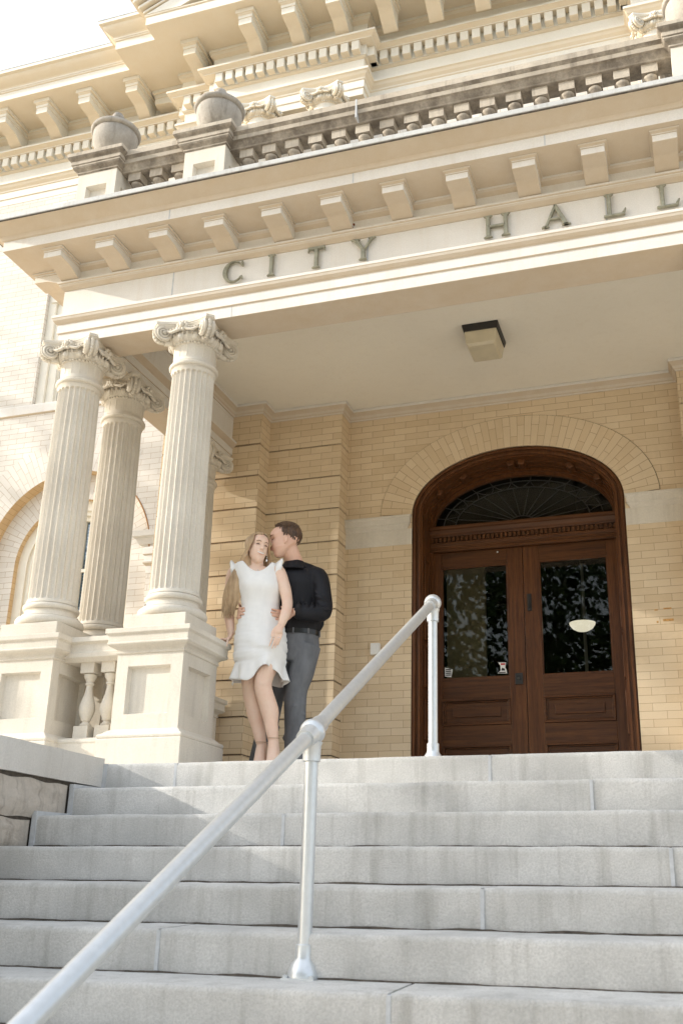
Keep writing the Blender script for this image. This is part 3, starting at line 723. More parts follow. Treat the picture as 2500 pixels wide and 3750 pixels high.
# ================================================================== city hall building
# everything of the building is scaled up about the camera and set down here
BK = 1.0554; BO = Vector((-.180, .282, .0376))
cb = thing('city_hall', 'cream brick city hall building with bracketed cornice behind the porch', 'building', BO); cb.scale = (BK, BK, BK)
def bmk(m, name, mat, **kw): return m.build(name, mat, cb, **kw)
def bplace(o): o.location = BO; o.scale = (BK, BK, BK); return o
XM0, XM1 = .394, 3.31                     # main wall between the inner jogs
DC = 1.909; DA, DB, DZ = .907, .545, 2.462   # door arch half width, rise, spring
def arc(cx, cz, a, b, n=40): return [(cx - a * cos(pi * k / n), cz + b * sin(pi * k / n)) for k in range(n + 1)]
def offs(pl, d):
    out = []
    for k in range(len(pl)):
        p0 = Vector(pl[max(0, k - 1)]); p1 = Vector(pl[min(len(pl) - 1, k + 1)]); t = (p1 - p0).normalized()
        nn = Vector((-t.y, t.x)); out.append((pl[k][0] + nn.x * d, pl[k][1] + nn.y * d))
    return out
inner = arc(DC, DZ, DA, DB); outer = offs(inner, .285)
hole = [(DC - DA, -.1), (DC - DA, DZ)] + inner[1:-1] + [(DC + DA, DZ), (DC + DA, -.1)]
# main wall: an outline that runs round the outside of the brick ring, so the ring is its own brickwork
mw = MB(); ol = [(XM0, -.1), (DC - DA, -.1), (DC - DA, DZ), outer[0]] + outer[1:-1] + [outer[-1], (DC + DA, DZ), (DC + DA, -.1), (XM1 + .0, -.1), (XM1, 3.62), (XM0, 3.62)]
ol = [p for k, p in enumerate(ol) if k == 0 or (abs(p[0] - ol[k - 1][0]) + abs(p[1] - ol[k - 1][1])) > 1e-5]
wall_sheet(mw, ol, [], YW)
reveal(mw, hole, YW, YW + .07, closed=False)
bmk(mw, 'porch_wall', M['brick'])
rf = MB(); ring_face(rf, inner, outer, YW - .010); reveal(rf, outer, YW - .010, YW + .05, closed=False); reveal(rf, inner, YW - .010, YW + .03, closed=False, rad=True)
bmk(rf, 'brick_arch', M['brick'], label='ring of radial buff bricks over the arched door')
dkl = MB().tube([(x, YW - .002, z) for x, z in offs(outer, .003)], .0022, 6); bmk(dkl, 'arch_line', M['dirtline'])
# imposts left and right of the door
def impost(x0, x1, ret):
    pr_ = [(-.02, 2.195), (.0035, 2.195), (.0035, 2.338), (.010, 2.342), (.014, 2.352), (.024, 2.365), (.028, 2.378), (.036, 2.385), (.038, 2.43), (.046, 2.44), (.048, 2.458), (.0, 2.462), (-.02, 2.462)]
    pth = [(x0, YW), (x1, YW), (x1, YW + .05)] if ret > 0 else [(x0, YW + .05), (x0, YW), (x1, YW)]
    bmk(MB().sweep(pr_, pth), 'impost', M['lime'], bevel=.002)
impost(XM0, DC - DA - .05, 1); impost(DC + DA + .05, XM1, -1)
bmk(MB().box(DC - DA - .05, DC - DA, YW - .0035, YW + .05, 2.195, 2.34), 'impost_block', M['lime']); bmk(MB().box(DC + DA, DC + DA + .05, YW - .0035, YW + .05, 2.195, 2.34), 'impost_block', M['lime'])
# rusticated brick piers either side: bands with sunk joints
def bands(x0, x1, y0, y1, ztop, z0=-.1):
    m = MB(); dk = MB(); g = 3.136; zs = []
    while g > z0 + .05: zs.append(g); g -= .307
    zs = sorted(zs); cuts = [z0] + zs + [ztop]
    for a, b in zip(cuts[:-1], cuts[1:]):
        lo = a + (.009 if a > z0 else 0); m.box(x0, x1, y0, y1, lo, b)
    for z in zs: dk.box(x0 + .012, x1 - .012, y0 + .014, y1, z - .001, z + .010)
    return m, dk
for (a, b, y) in ((-1.30, -.304, Y1), (-.304 - .02, .394, Y2), (3.31, 4.008 + .02, Y2), (4.008, 5.0, Y1)):
    m, dk = bands(a, b, y, YW + .02, 3.62)
    bmk(m, 'rusticated_pier', M['brick'], bevel=.003, seg=1); bmk(dk, 'sunk_joint', M['dirtline'])
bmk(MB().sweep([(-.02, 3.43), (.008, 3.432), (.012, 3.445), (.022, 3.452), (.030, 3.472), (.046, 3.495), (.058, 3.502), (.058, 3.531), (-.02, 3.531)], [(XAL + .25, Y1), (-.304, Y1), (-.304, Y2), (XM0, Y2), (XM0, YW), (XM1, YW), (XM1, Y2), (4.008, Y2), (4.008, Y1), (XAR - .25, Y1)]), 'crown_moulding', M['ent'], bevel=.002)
bmk(MB().box(-1.30, 5.0, Y1, 3.1, 3.622, 4.032), 'wall_head', M['brickw'])
# ---------------------------------------------------------------- wing wall
WX0 = -12.0; WXC = -2.76; WSP = 2.50; R1 = .96; R2 = .69
a1 = arc(WXC, WSP, R1, R1, 36); a2 = arc(WXC, WSP, R2, R2, 36); a0 = [(WXC - (R1 + (.40 if k < 26 else .012)) * cos(pi * k / 36), WSP + (R1 + (.40 if k < 26 else .012)) * sin(pi * k / 36)) for k in range(37)]
opn1 = [(WXC - R1, .55)] + a1 + [(WXC + R1, .55)]
w0, w1, wz0, wz1 = -3.42, -2.10, 4.318, 6.15
opn2 = [(w0, wz0), (w0, wz1), (w1, wz1), (w1, wz0)]
ww = MB()
ol2 = [(WX0, ZG), (WX0, 7.099), (-1.2, 7.099), (-1.2, ZG)]
# the voussoir ring is cut from the wall as brickwork of its own
opnv = [(WXC - R1, .55), (WXC - R1, WSP), (WXC - R1 - .40, WSP)] + a0[1:-1] + [(WXC + R1 + .012, WSP), (WXC + R1, WSP), (WXC + R1, .55)]
wall_sheet(ww, ol2, [opnv, opn2], YG)
wr = MB(); reveal(wr, opn1, YG + .0, YG + .13, closed=False); reveal(ww, opn2, YG, YG + .13, closed=True)
ww.box(WX0, -1.2, YG + .6, YG + .7, ZG, 7.2)
bmk(ww, 'wing_wall', M['brickw'])
rv = MB(); ring_face(rv, a1, a0, YG - .002); bmk(rv, 'brick_arch', M['brickw'])
M['brickr'] = brick('bounce_tinted_brick', (.66, .47, .26), (.74, .56, .34), (.45, .28, .14))  # wing brick tinted orange, painting bounced light into the reveals
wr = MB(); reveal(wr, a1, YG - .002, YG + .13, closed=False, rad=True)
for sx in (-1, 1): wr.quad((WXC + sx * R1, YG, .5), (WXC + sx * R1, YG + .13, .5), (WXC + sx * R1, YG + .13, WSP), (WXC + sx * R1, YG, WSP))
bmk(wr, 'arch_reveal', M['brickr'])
bmk(MB().tube([(WXC + (R1 + .008) * cos(pi * k / 60), YG - .002, WSP + .10 + (R1 + .008 - .10 * (k < 2) * 0) * sin(pi * k / 60) - .10) for k in range(0, 19)], .007, 6), 'arch_line', plain('orange_line', (.40, .20, .07), .9, var=.2))  # thin orange line along the right edge of the arch
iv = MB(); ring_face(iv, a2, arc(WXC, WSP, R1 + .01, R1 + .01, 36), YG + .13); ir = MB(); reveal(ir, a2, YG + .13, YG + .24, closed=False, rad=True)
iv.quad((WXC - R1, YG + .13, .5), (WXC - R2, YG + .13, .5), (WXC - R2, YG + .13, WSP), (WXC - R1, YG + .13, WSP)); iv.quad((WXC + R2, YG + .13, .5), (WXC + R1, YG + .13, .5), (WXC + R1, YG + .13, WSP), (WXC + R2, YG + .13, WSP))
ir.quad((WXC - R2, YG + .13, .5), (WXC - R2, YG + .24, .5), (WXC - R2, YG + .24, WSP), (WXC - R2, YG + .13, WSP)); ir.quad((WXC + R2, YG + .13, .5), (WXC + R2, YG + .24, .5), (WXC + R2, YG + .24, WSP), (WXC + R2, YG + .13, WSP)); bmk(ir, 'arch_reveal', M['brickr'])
bmk(iv, 'inner_arch', M['brickw'])
def arched_frame(r_out, r_in, y0, y1, zb=.5):
    m = MB(); o = [(WXC - r_out, zb)] + arc(WXC, WSP, r_out, r_out, 36) + [(WXC + r_out, zb)]; i_ = [(WXC - r_in, zb)] + arc(WXC, WSP, r_in, r_in, 36) + [(WXC + r_in, zb)]
    for k in range(len(o) - 1):
        m.quad((o[k][0], y0, o[k][1]), (o[k + 1][0], y0, o[k + 1][1]), (i_[k + 1][0], y0, i_[k + 1][1]), (i_[k][0], y0, i_[k][1]))
        m.quad((i_[k][0], y0, i_[k][1]), (i_[k + 1][0], y0, i_[k + 1][1]), (i_[k + 1][0], y1, i_[k + 1][1]), (i_[k][0], y1, i_[k][1]))
    return m
fm = arched_frame(R2, .585, YG + .19, YG + .25).merge(arched_frame(.585, .54, YG + .215, YG + .30)).merge(arched_frame(.54, .49, YG + .25, YG + .33))
for z in (.95, 1.45, 1.95, 2.45): fm.box(WXC - .52, WXC + .52, YG + .28, YG + .32, z - .018, z + .018)
for x in (0, ): fm.box(WXC - .02, WXC + .02, YG + .28, YG + .32, .5, WSP + .50)
aw = bmk(fm, 'arched_window', M['wframe'], bevel=.004)
bmk(MB().prism([(WXC - .53, .5), (WXC + .53, .5)] + arc(WXC, WSP, .53, .53, 24)[::-1], YG + .30, YG + .304, 'y'), 'window_pane', M['glassb']); bmk(MB().box(WXC - .6, WXC + .6, YG + .36, YG + .37, .5, 3.1), 'window_blind', M['blind'])
# upper wing window with stone surround
sm = MB(); sm.box(w0, w0 + .10, YG + .045, YG + .14, wz0, wz1).box(w0 + .10, w0 + .20, YG + .075, YG + .14, wz0, wz1).box(w1 - .10, w1, YG + .045, YG + .14, wz0, wz1).box(w1 - .20, w1 - .10, YG + .075, YG + .14, wz0, wz1).box(w0 + .2, w1 - .2, YG + .075, YG + .14, wz1 - .15, wz1)
sm.box(w0 + .04, w0 + .20, YG + .03, YG + .11, 5.62, 5.70)
wf = bmk(sm, 'upper_window', M['wframe'], bevel=.006)
bmk(MB().box(w0 + .2, w1 - .2, YG + .120, YG + .124, wz0, wz1 - .15), 'window_pane', M['glassb']); bmk(MB().box(w0 + .2, w1 - .2, YG + .15, YG + .16, wz0, wz1), 'window_blind', M['blind'])
bmk(MB().box(w0 + .2, w0 + .22, YG + .105, YG + .13, wz0, wz1 - .15).box(w0 + .22, w1 - .22, YG + .105, YG + .13, 5.15, 5.19), 'window_sash', M['wframe'])
bmk(MB().prism([(YG - .022, 4.205), (YG - .022, 4.305), (YG - .012, 4.318), (YG + .1, 4.325), (YG + .1, 4.195), (YG - .012, 4.195)], WX0, -1.25, 'x'), 'sill_course', M['ent'], bevel=.004)
# impost band of the wing, right of the arched window
bmk(MB().sweep([(-.02, 2.255), (.004, 2.255), (.004, 2.335), (.016, 2.345), (.03, 2.36), (.034, 2.375), (.022, 2.385), (.022, 2.44), (.036, 2.45), (.036, 2.515), (.02, 2.53), (-.02, 2.535)], [(WXC + R1 - .005, YG + .1), (WXC + R1 - .005, YG), (-1.25, YG)]), 'impost_band', M['ent'], bevel=.003)
bmk(MB().sweep([(-.10, 2.56), (.0, 2.56), (.02, 2.60), (.03, 2.618), (.055, 2.63), (.06, 2.69), (-.10, 2.695)], [(-1.90, YG + .05), (-1.90, YG - .02), (-1.25, YG - .02)]), 'corbel_course', M['coping'], bevel=.003)
for gz in (1.93, 1.62, 1.31, 1.0, .69): bmk(MB().box(WXC + R1 + .02, -1.2, YG - .001, YG + .01, gz, gz + .010), 'sunk_joint', M['dirtline'])
bmk(MB().box(-1.30, -1.22, Y1 + .02, YG, ZG, 4.03), 'bay_return', M['brickw'])
# ---------------------------------------------------------------- upper storey of the bay
YU, YI, YR = 2.70, 2.90, 2.90
XI, XBY, XR0, XR1 = -1.68, -1.19, .49, 3.21
bmk(MB().box(XI, XBY + .02, YI, YG + .05, 4.0, 7.099).box(XBY, 5.2, YR, 3.3, 4.034, 7.099), 'upper_wall', M['brickw'])
for x0_, x1_, zt_ in ((XBY, -.86, 7.099), (XR0 - .33, XR0, 6.68), (XR1, XR1 + .36, 6.68)): bmk(MB().box(x0_, x1_, YU, YR + .05, 4.034, zt_), 'corner_pier', M['brickw'])
for x0_ in (.75, 2.3): bmk(MB().box(x0_, x0_ + .6, YR - .02, YR + .05, 4.6, 6.6), 'upper_casing', M['trim'])
efull = [(WX0, YG), (XI, YG), (XI, YI), (XBY, YI), (XBY, YU), (XR0, YU), (XR0, YR), (XR1, YR), (XR1, YU), (5.2, YU), (5.2, 3.4)]
ecorn = [(WX0, YG), (XI, YG), (XI, YI), (XBY, YI), (XBY, YU), (5.2, YU), (5.2, 3.4)]
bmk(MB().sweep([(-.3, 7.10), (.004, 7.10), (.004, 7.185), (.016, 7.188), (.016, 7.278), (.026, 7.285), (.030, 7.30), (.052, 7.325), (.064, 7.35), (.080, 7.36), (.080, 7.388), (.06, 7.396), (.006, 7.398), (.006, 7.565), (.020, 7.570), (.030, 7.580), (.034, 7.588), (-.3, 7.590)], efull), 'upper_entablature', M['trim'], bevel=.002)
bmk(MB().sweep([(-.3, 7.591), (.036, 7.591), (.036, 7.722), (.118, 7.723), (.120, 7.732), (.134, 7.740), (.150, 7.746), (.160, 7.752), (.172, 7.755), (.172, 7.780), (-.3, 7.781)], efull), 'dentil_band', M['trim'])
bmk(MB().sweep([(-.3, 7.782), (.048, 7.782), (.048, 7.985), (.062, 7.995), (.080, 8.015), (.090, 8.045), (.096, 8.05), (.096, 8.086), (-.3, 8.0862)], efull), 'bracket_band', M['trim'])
pth = [Vector(p) for p in efull]; dn0 = None
for k in range(len(pth) - 1):
    a, b = pth[k], pth[k + 1]; d = (b - a); ln = d.length; d.normalize(); nr = Vector((d.y, -d.x))
    if ln < .12 or a.x > 5.1: continue
    n = max(1, round(ln / .1235))
    if k == 0: a = b - d * 4.6; ln = 4.6; n = 37
    for q in range(n):
        t = (q + .5) * ln / n; c = a + d * t; h = .042
        if ln < .4 and (t < h or t > ln - h): continue
        if dn0 is None: dn0 = bmk(MB().box(-h, h, -.112, -.03, 7.602, 7.722), 'dentil', M['trim'], bevel=.004, seg=1); o = dn0
        else: o = dup(dn0, parent=cb)
        o.location = (c.x, c.y, 0); o.rotation_euler = (0, 0, atan2(d.y, d.x))
OV = .60
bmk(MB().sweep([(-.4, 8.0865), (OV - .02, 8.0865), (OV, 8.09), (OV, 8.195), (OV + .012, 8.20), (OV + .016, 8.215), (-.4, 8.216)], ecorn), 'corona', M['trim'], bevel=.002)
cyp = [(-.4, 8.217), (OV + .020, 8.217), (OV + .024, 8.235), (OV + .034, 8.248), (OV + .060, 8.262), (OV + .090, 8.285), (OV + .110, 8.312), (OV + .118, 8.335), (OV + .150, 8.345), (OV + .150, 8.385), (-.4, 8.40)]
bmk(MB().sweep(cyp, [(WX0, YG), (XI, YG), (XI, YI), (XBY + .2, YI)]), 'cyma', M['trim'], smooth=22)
bmk(MB().sweep([(OV + .150, 8.386), (OV + .155, 8.386), (OV + .155, 8.394), (.1, 8.41), (.1, 8.39)], [(WX0, YG), (XI, YG), (XI, YI), (XBY + .2, YI)]), 'gutter_edge', M['lead'])
um = modillion(.150, .475, .05, 7.905, 7.985, 7.784, 8.0862, .030)
# scroll ridges on the flanks
um2 = um.build('modillion', M['trim'], cb, bevel=.003)
def put(x, y, rz=0, src=[um2]):
    o = src[0]; first = not o.get('used')
    q = o if first else dup(o, parent=cb)
    o['used'] = 1; q.location = Vector((x, y, 0)); q.rotation_euler = (0, 0, rz); return q
for x in (-5.40, -4.79, -4.19, -3.62, -3.05, -2.43): put(x + .12, YG)
put(-1.44 + .02, YI); put(XI, YI + .16, -pi / 2)
for x in (-.74, -.255, .23): put(x + .07, YU)
for k in range(5): put(.80 + .49 * k, YU)
for x in (3.3, 3.8): put(x, YU)
for o in list(cb.children):
    if 'used' in o: del o['used']
# pediment over the bay
xl = XBY - OV; ang = radians(24); yf = YU - OV
pr2 = [(0, 8.217), (.35, 8.217), (3.7, 8.217 + 3.35 * math.tan(ang)), (3.7, 8.217 + 3.35 * math.tan(ang) + .40)]
bmk(MB().prism([(xl, 8.217), (xl + .42, 8.217), (xl + 3.5, 8.217 + 3.08 * math.tan(ang)), (xl + 3.5, 8.217 + 3.5 * math.tan(ang))], yf - .02, YU + .3, 'y'), 'raking_corona', M['trim'])
off_ = .0
rk = MB()
for i_, (o, dz0, dz1) in enumerate(((.03, .02, .06), (.07, .06, .11), (.115, .11, .16), (.15, .16, .21))):
    rk.prism([(xl - o, 8.205 + dz0), (xl - o, 8.205 + dz1), (xl + 3.5, 8.205 + dz1 + (3.5 + o) * math.tan(ang)), (xl + 3.5, 8.205 + dz0 + (3.5 + o) * math.tan(ang))], yf - o, YU + .3, 'y')
bmk(rk, 'raking_cyma', M['trim'], bevel=.012)
M['tymp'] = stone('stucco_tympanum', (.45, .42, .38), (.55, .5, .45), fine=60, bmp=.8)
bmk(MB().prism([(xl + .45, 8.217), (xl + 3.5, 8.217), (xl + 3.5, 8.217 + 3.05 * math.tan(ang))], YU - .05, YU + .3, 'y'), 'tympanum', M['tymp'])
bmk(MB().prism([(xl + .3, 8.2165), (xl + 3.5, 8.2165), (xl + 3.5, 8.24), (xl + .3, 8.24)], yf + .01, YU, 'y'), 'pediment_fillet', M['trim'])
bmk(MB().box(WX0, -4.62, 3.6, 4.2, 8.0, 9.42).box(WX0, -4.57, 3.55, 4.25, 9.42, 9.50), 'parapet_block', M['lead'])
bmk(MB().box(WX0, 5.2, 3.3, 9, 8.0, 8.3), 'roof', M['lead'])
bmk(MB().box(WX0, 5.2, 8.9, 9, ZG, 8.0).box(5.1, 5.2, 3.3, 9, ZG, 8.0).box(WX0, WX0 + .1, 3.3, 9, ZG, 8.0), 'rear_wall', M['brickw'])
# upper engaged columns: shaft and capital behind the roof balustrade
def upper_col(x, y, first=[None]):
    if first[0] is None:
        sh = MB(); sh.lathe([(.15, 0), (.14, 2.70), (.15, 2.72)], seg=32); s_ = sh.build('engaged_column', M['trim'], cb, smooth=40)
        body, vol, orn, aba = make_capital()
        cp_ = body.build('capital', M['trim'], s_, smooth=35, loc=(0, 0, 2.70))
        for v in vol: cp_v = v.build('volute', M['trim'], s_, smooth=35, loc=(0, 0, 2.70))
        orn.build('carved_ornament', M['trim'], s_, smooth=50, loc=(0, 0, 2.70)); aba.build('abacus', M['trim'], s_, smooth=30, loc=(0, 0, 2.70)); first[0] = s_; q = s_
    else: q = dup(first[0], parent=cb)
    q.location = Vector((x, y, 4.034)); q.scale = (.98, .98, (7.10 - 4.034) / 3.042); return q
for x in (-.62, .12, XR1 + .20): upper_col(x, YU - .03)
# small fittings on the porch wall
tag(bplace(MB().box(.655, .735, YW - .045, YW, 1.225, 1.325).build('wall_box', M['white'], bevel=.006)), 'small white box on the brick wall left of the door behind the handrail', 'box')
chm = plain('orange_chipped_brick', (.52, .29, .10), .9, var=.3, scale=90)
for a, b, z0, z1 in ((2.985, 3.012, 1.462, 1.472), (3.055, 3.115, 1.468, 1.480), (2.995, 3.01, 1.362, 1.378), (3.045, 3.125, 1.372, 1.390)): bmk(MB().box(a, b, YW - .002, YW + .01, z0, z1), 'chipped_brick', chm)

# ================================================================== door
dt = thing('entrance_door', 'dark oak double door with glazed panels and arched fanlight', 'door', BO); dt.scale = (BK, BK, BK)
def dk_(m, name, mat=None, parent=None, **kw):
    return m.build(name, mat or M['wood'], parent or dt, **kw)
def band(y0, y1, ro, ri, zb=0.0):
    """moulded band following the arched opening; ro/ri = inset from the brick opening"""
    m = MB(); A_, B_ = DA, DB
    def loop(ins): return [(DC - (A_ - ins), zb), (DC - (A_ - ins), DZ)] + arc(DC, DZ, A_ - ins, B_ - ins * .95, 40)[1:-1] + [(DC + (A_ - ins), DZ), (DC + (A_ - ins), zb)]
    o, i_ = loop(ro), loop(ri)
    for k in range(len(o) - 1):
        m.quad((o[k][0], y0, o[k][1]), (o[k + 1][0], y0, o[k + 1][1]), (i_[k + 1][0], y0, i_[k + 1][1]), (i_[k][0], y0, i_[k][1]))
        m.quad((i_[k][0], y0, i_[k][1]), (i_[k + 1][0], y0, i_[k + 1][1]), (i_[k + 1][0], y1, i_[k + 1][1]), (i_[k][0], y1, i_[k][1]))
        m.quad((o[k][0], y0, o[k][1]), (o[k + 1][0], y0, o[k + 1][1]), (o[k + 1][0], y1, o[k + 1][1]), (o[k][0], y1, o[k][1]))
    return m
fr_ = band(YW + .012, YW + .10, .0, .014).merge(band(YW - .004, YW + .10, .014, .034)).merge(band(YW + .018, YW + .10, .034, .058)).merge(band(YW + .004, YW + .10, .058, .074)).merge(band(YW + .03, 3.16, .074, .086)).merge(band(3.13, 3.24, .086, .115))
dk_(fr_, 'frame', smooth=30)
# jamb panels (left jamb is seen from the right)
for z0, z1 in ((.10, .42), (.52, .86), (.96, 1.30), (1.36, 2.10)):
    for sx in (-1, 1):
        jp = MB(); x = DC + sx * (DA - .087); a, b = sorted((x, x - sx * .012))
        jp.box(a, b, YW + .08, YW + .10, z0, z1).box(a, b, 3.07, 3.09, z0, z1).box(a, b, YW + .10, 3.07, z0, z0 + .02).box(a, b, YW + .10, 3.07, z1 - .02, z1)
        a, b = sorted((x, x - sx * .007)); jp.box(a, b, YW + .12, 3.05, z0 + .04, z1 - .04); dk_(jp, 'jamb_panel', bevel=.004)
# arched soffit: brackets and a sunk panel line
for k, t in enumerate((.17, .30, .48, .52, .70, .83)):
    a = pi * (1 - t); n_ = Vector((cos(a), sin(a) * .6)).normalized()
    for ins, w_ in ((.086, .035), ):
        p = Vector((DC + (DA - ins) * cos(a), DZ + (DB - ins * .95) * sin(a))); tt = Vector((-n_.y, n_.x))
        q = [p + tt * w_, p - tt * w_, p - tt * w_ * .7 - n_ * .05, p + tt * w_ * .7 - n_ * .05]
        dk_(MB().prism([tuple(v) for v in q], YW + .09, YW + .20, 'y'), 'soffit_bracket', bevel=.008)
dk_(band(YW + .13, YW + .16, .086, .098, DZ).merge(band(YW + .22, YW + .25, .086, .098, DZ)), 'soffit_moulding')
# transom with dentils
tx0, tx1 = DC - DA + .088, DC + DA - .088
tr = MB()
tr.prism([(3.10, 2.43), (3.085, 2.425), (3.085, 2.40), (3.10, 2.39), (3.112, 2.36), (3.125, 2.345), (3.125, 2.335), (3.15, 2.334), (3.15, 2.285), (3.120, 2.284), (3.120, 2.262), (3.128, 2.255), (3.128, 2.225), (3.118, 2.22), (3.118, 2.195), (3.24, 2.195), (3.24, 2.43)], tx0, tx1, 'x')
to = dk_(tr, 'transom', M['woodx'], bevel=.003)
n = 42; dd = dk_(MB().box(-.011, .011, 3.124, 3.15, 2.290, 2.330), 'dentil', M['woodx'], to); dd.location = (tx0 + (tx1 - tx0) * .5 / n, 0, 0)
for k in range(1, n): dup(dd, (tx0 + (tx1 - tx0) * (k + .5) / n, 0, 0), parent=to)
# fanlight
FX, FZ, FA, FB = DC, 2.43, .785, .435
fan_out = arc(FX, FZ, DA - .10, DZ + DB - .10 - FZ, 40); fan_in = arc(FX, FZ, FA, FB, 40)
fp = MB()
for k in range(40):
    fp.quad((fan_out[k][0], 3.15, fan_out[k][1]), (fan_out[k + 1][0], 3.15, fan_out[k + 1][1]), (fan_in[k + 1][0], 3.15, fan_in[k + 1][1]), (fan_in[k][0], 3.15, fan_in[k][1]))
    fp.quad((fan_in[k][0], 3.15, fan_in[k][1]), (fan_in[k + 1][0], 3.15, fan_in[k + 1][1]), (fan_in[k + 1][0], 3.20, fan_in[k + 1][1]), (fan_in[k][0], 3.20, fan_in[k][1]))
fo = dk_(fp, 'fanlight_frame')
gl = MB().prism([(FX - FA, FZ)] + fan_in[1:-1] + [(FX + FA, FZ)], 3.185, 3.189, 'y'); dk_(gl, 'fanlight_glass', M['glass'])
ca = MB()
M['came'] = plain('lead_came', (.055, .055, .05), .35, metal=.3, var=.2)
def fan_pt(t, s): a = pi * (1 - t); return (FX + FA * s * cos(a), 3.18, FZ + FB * s * sin(a))
for s in (.14, .76, .90): ca.tube([fan_pt(k / 40, s) for k in range(41)], .0042, 6)
for k in range(1, 13): ca.tube([fan_pt(k / 13, .14), fan_pt(k / 13, .76)], .0042, 6)
for k in range(13):
    t0, t1 = k / 13, (k + 1) / 13; ca.tube([fan_pt(t0, .99), fan_pt(t0, .90)], .0042, 6)
    ca.tube([Vector(fan_pt(t0 + (t1 - t0) * q / 12, .90 - .145 * sin(pi * q / 12) ** .8)) for q in range(13)], .004, 6)
dk_(ca, 'fanlight_cames', M['came'], smooth=60)
# two leaves
def leaf(x0, x1, gx0, gx1, side):
    m = MB(); y0, y1 = 3.16, 3.21; zt = 2.195
    m.box(x0, gx0, y0, y1, 0.02, zt); m.box(gx1, x1, y0, y1, .02, zt)
    L_ = dk_(m, 'door_leaf', bevel=.003)
    h = MB(); h.box(gx0, gx1, y0 + .001, y1, 2.055, zt).box(gx0, gx1, y0 + .001, y1, .885, 1.062).box(gx0, gx1, y0 + .001, y1, .50, .665).box(gx0, gx1, y0 + .001, y1, .02, .16)
    h.build('rail', M['woodx'], L_, bevel=.003)
    pn = MB()
    for z0, z1 in ((.665, .885), (.16, .50)):
        pn.box(gx0, gx1, y0 + .022, y1, z0, z1)
        for ins, th, pr_ in ((.0, .018, -.012), (.018, .012, .004)):       # bolection
            a, b, c, d = gx0 + ins, gx1 - ins, z0 + ins, z1 - ins; yy = y0 + pr_
            pn.box(a, b, yy, y0 + .03, c, c + th).box(a, b, yy, y0 + .03, d - th, d).box(a, a + th, yy, y0 + .03, c + th, d - th).box(b - th, b, yy, y0 + .03, c + th, d - th)
        pn.box(gx0 + .085, gx1 - .085, y0 + .008, y0 + .03, z0 + .07, z1 - .07)
    pn.build('panel', M['woodx'], L_, bevel=.004)
    gb = MB()
    for a, b, c, d in ((gx0, gx1, 1.062, 1.072), (gx0, gx1, 2.045, 2.055), (gx0, gx0 + .01, 1.072, 2.045), (gx1 - .01, gx1, 1.072, 2.045)): gb.box(a, b, y0 + .006, y0 + .03, c, d)
    gb.build('glazing_bead', M['wood'], L_)
    MB().box(gx0, gx1, y0 + .022, y0 + .027, 1.062, 2.055).build('glass_pane', M['glass'], L_)
    return L_
lL = leaf(1.085, 1.9045, 1.187, 1.768, -1); lR = leaf(1.9095, 2.735, 2.045, 2.62, 1)
hb = MB().box(1.815, 1.878, 3.148, 3.161, .99, 1.085); hb.lathe([(.018, 0), (.014, .004)], (0, 0, 0), 12) if False else None
hp = hb.build('lock_plate', M['black'], lL, bevel=.003)
k_ = MB().ball((1.846, 3.146, 1.04), (.014, .010, .014), 12, 8); k_.build('lock_cylinder', M['came'], lL, smooth=60)
MB().box(1.936, 1.972, 3.150, 3.161, 1.615, 1.765).box(1.947, 1.961, 3.134, 3.15, 1.64, 1.74).build('pull_handle', M['black'], lR, bevel=.003)
MB().box(1.955, 1.958, 3.155, 3.165, .0, .001).build('threshold_pin', M['black'], lR)
# stickers on the left pane
s1 = MB().prism([(1.208, 1.090), (1.262, 1.082), (1.275, 1.150), (1.205, 1.168)], 3.179, 3.181, 'y'); so = s1.build('sticker', M['white'], lL)
t1 = MB()
for q in range(4): t1.box(1.214, 1.262, 3.1775, 3.179, 1.097 + q * .016, 1.106 + q * .016)
t1.build('sticker_print', M['black'], so)
s2 = MB().prism([(1.662, 1.096), (1.742, 1.092), (1.738, 1.125), (1.728, 1.14), (1.734, 1.186), (1.668, 1.190), (1.686, 1.16), (1.688, 1.12)], 3.179, 3.181, 'y'); so2 = s2.build('sticker', M['white'], lL)
MB().box(1.690, 1.728, 3.1775, 3.179, 1.165, 1.180).build('sticker_print', M['sticker_r'], so2); MB().prism([(1.693, 1.118), (1.728, 1.116), (1.722, 1.134), (1.700, 1.142)], 3.1775, 3.179, 'y').build('sticker_print', M['black'], so2); MB().box(1.672, 1.732, 3.1775, 3.179, 1.098, 1.106).build('sticker_print', M['black'], so2)
MB().ball((1.69, 3.155, 2.165), .007, 8, 6).build('door_pin', M['white'], lL)
# hall behind the glass
hall = thing('entrance_hall', 'dim hallway seen through the door glass', 'hallway', BO); hall.scale = (BK, BK, BK)
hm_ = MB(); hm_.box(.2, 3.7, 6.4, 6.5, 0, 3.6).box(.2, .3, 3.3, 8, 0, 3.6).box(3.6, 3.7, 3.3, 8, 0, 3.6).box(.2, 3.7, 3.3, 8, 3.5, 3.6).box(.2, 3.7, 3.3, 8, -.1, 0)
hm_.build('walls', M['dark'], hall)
M['reflcream'] = plain('reflection_cream', (.72, .62, .44), .9); M['reflgrey'] = plain('reflection_grey', (.55, .56, .52), .7)  # pale colours for the shapes standing in for pane reflections
MB().box(1.05, 1.42, 3.9, 3.95, 0, 2.35).build('reflection_slab', M['reflcream'], hall)  # added slab, stands in for a reflection in the glass
MB().box(2.35, 3.2, 5.2, 5.25, .4, 1.40).build('reflection_panel', M['reflgrey'], hall); MB().box(2.2, 2.23, 5.0, 5.05, 0, 2.6).build('reflection_bar', M['reflgrey'], hall)  # added panel and bar, also in place of reflections on the panes
hl = thing('hall_lamp', 'lit half dome lamp seen through the right door pane', 'lamp', BO + BK * Vector((2.27, 4.3, 1.78)))
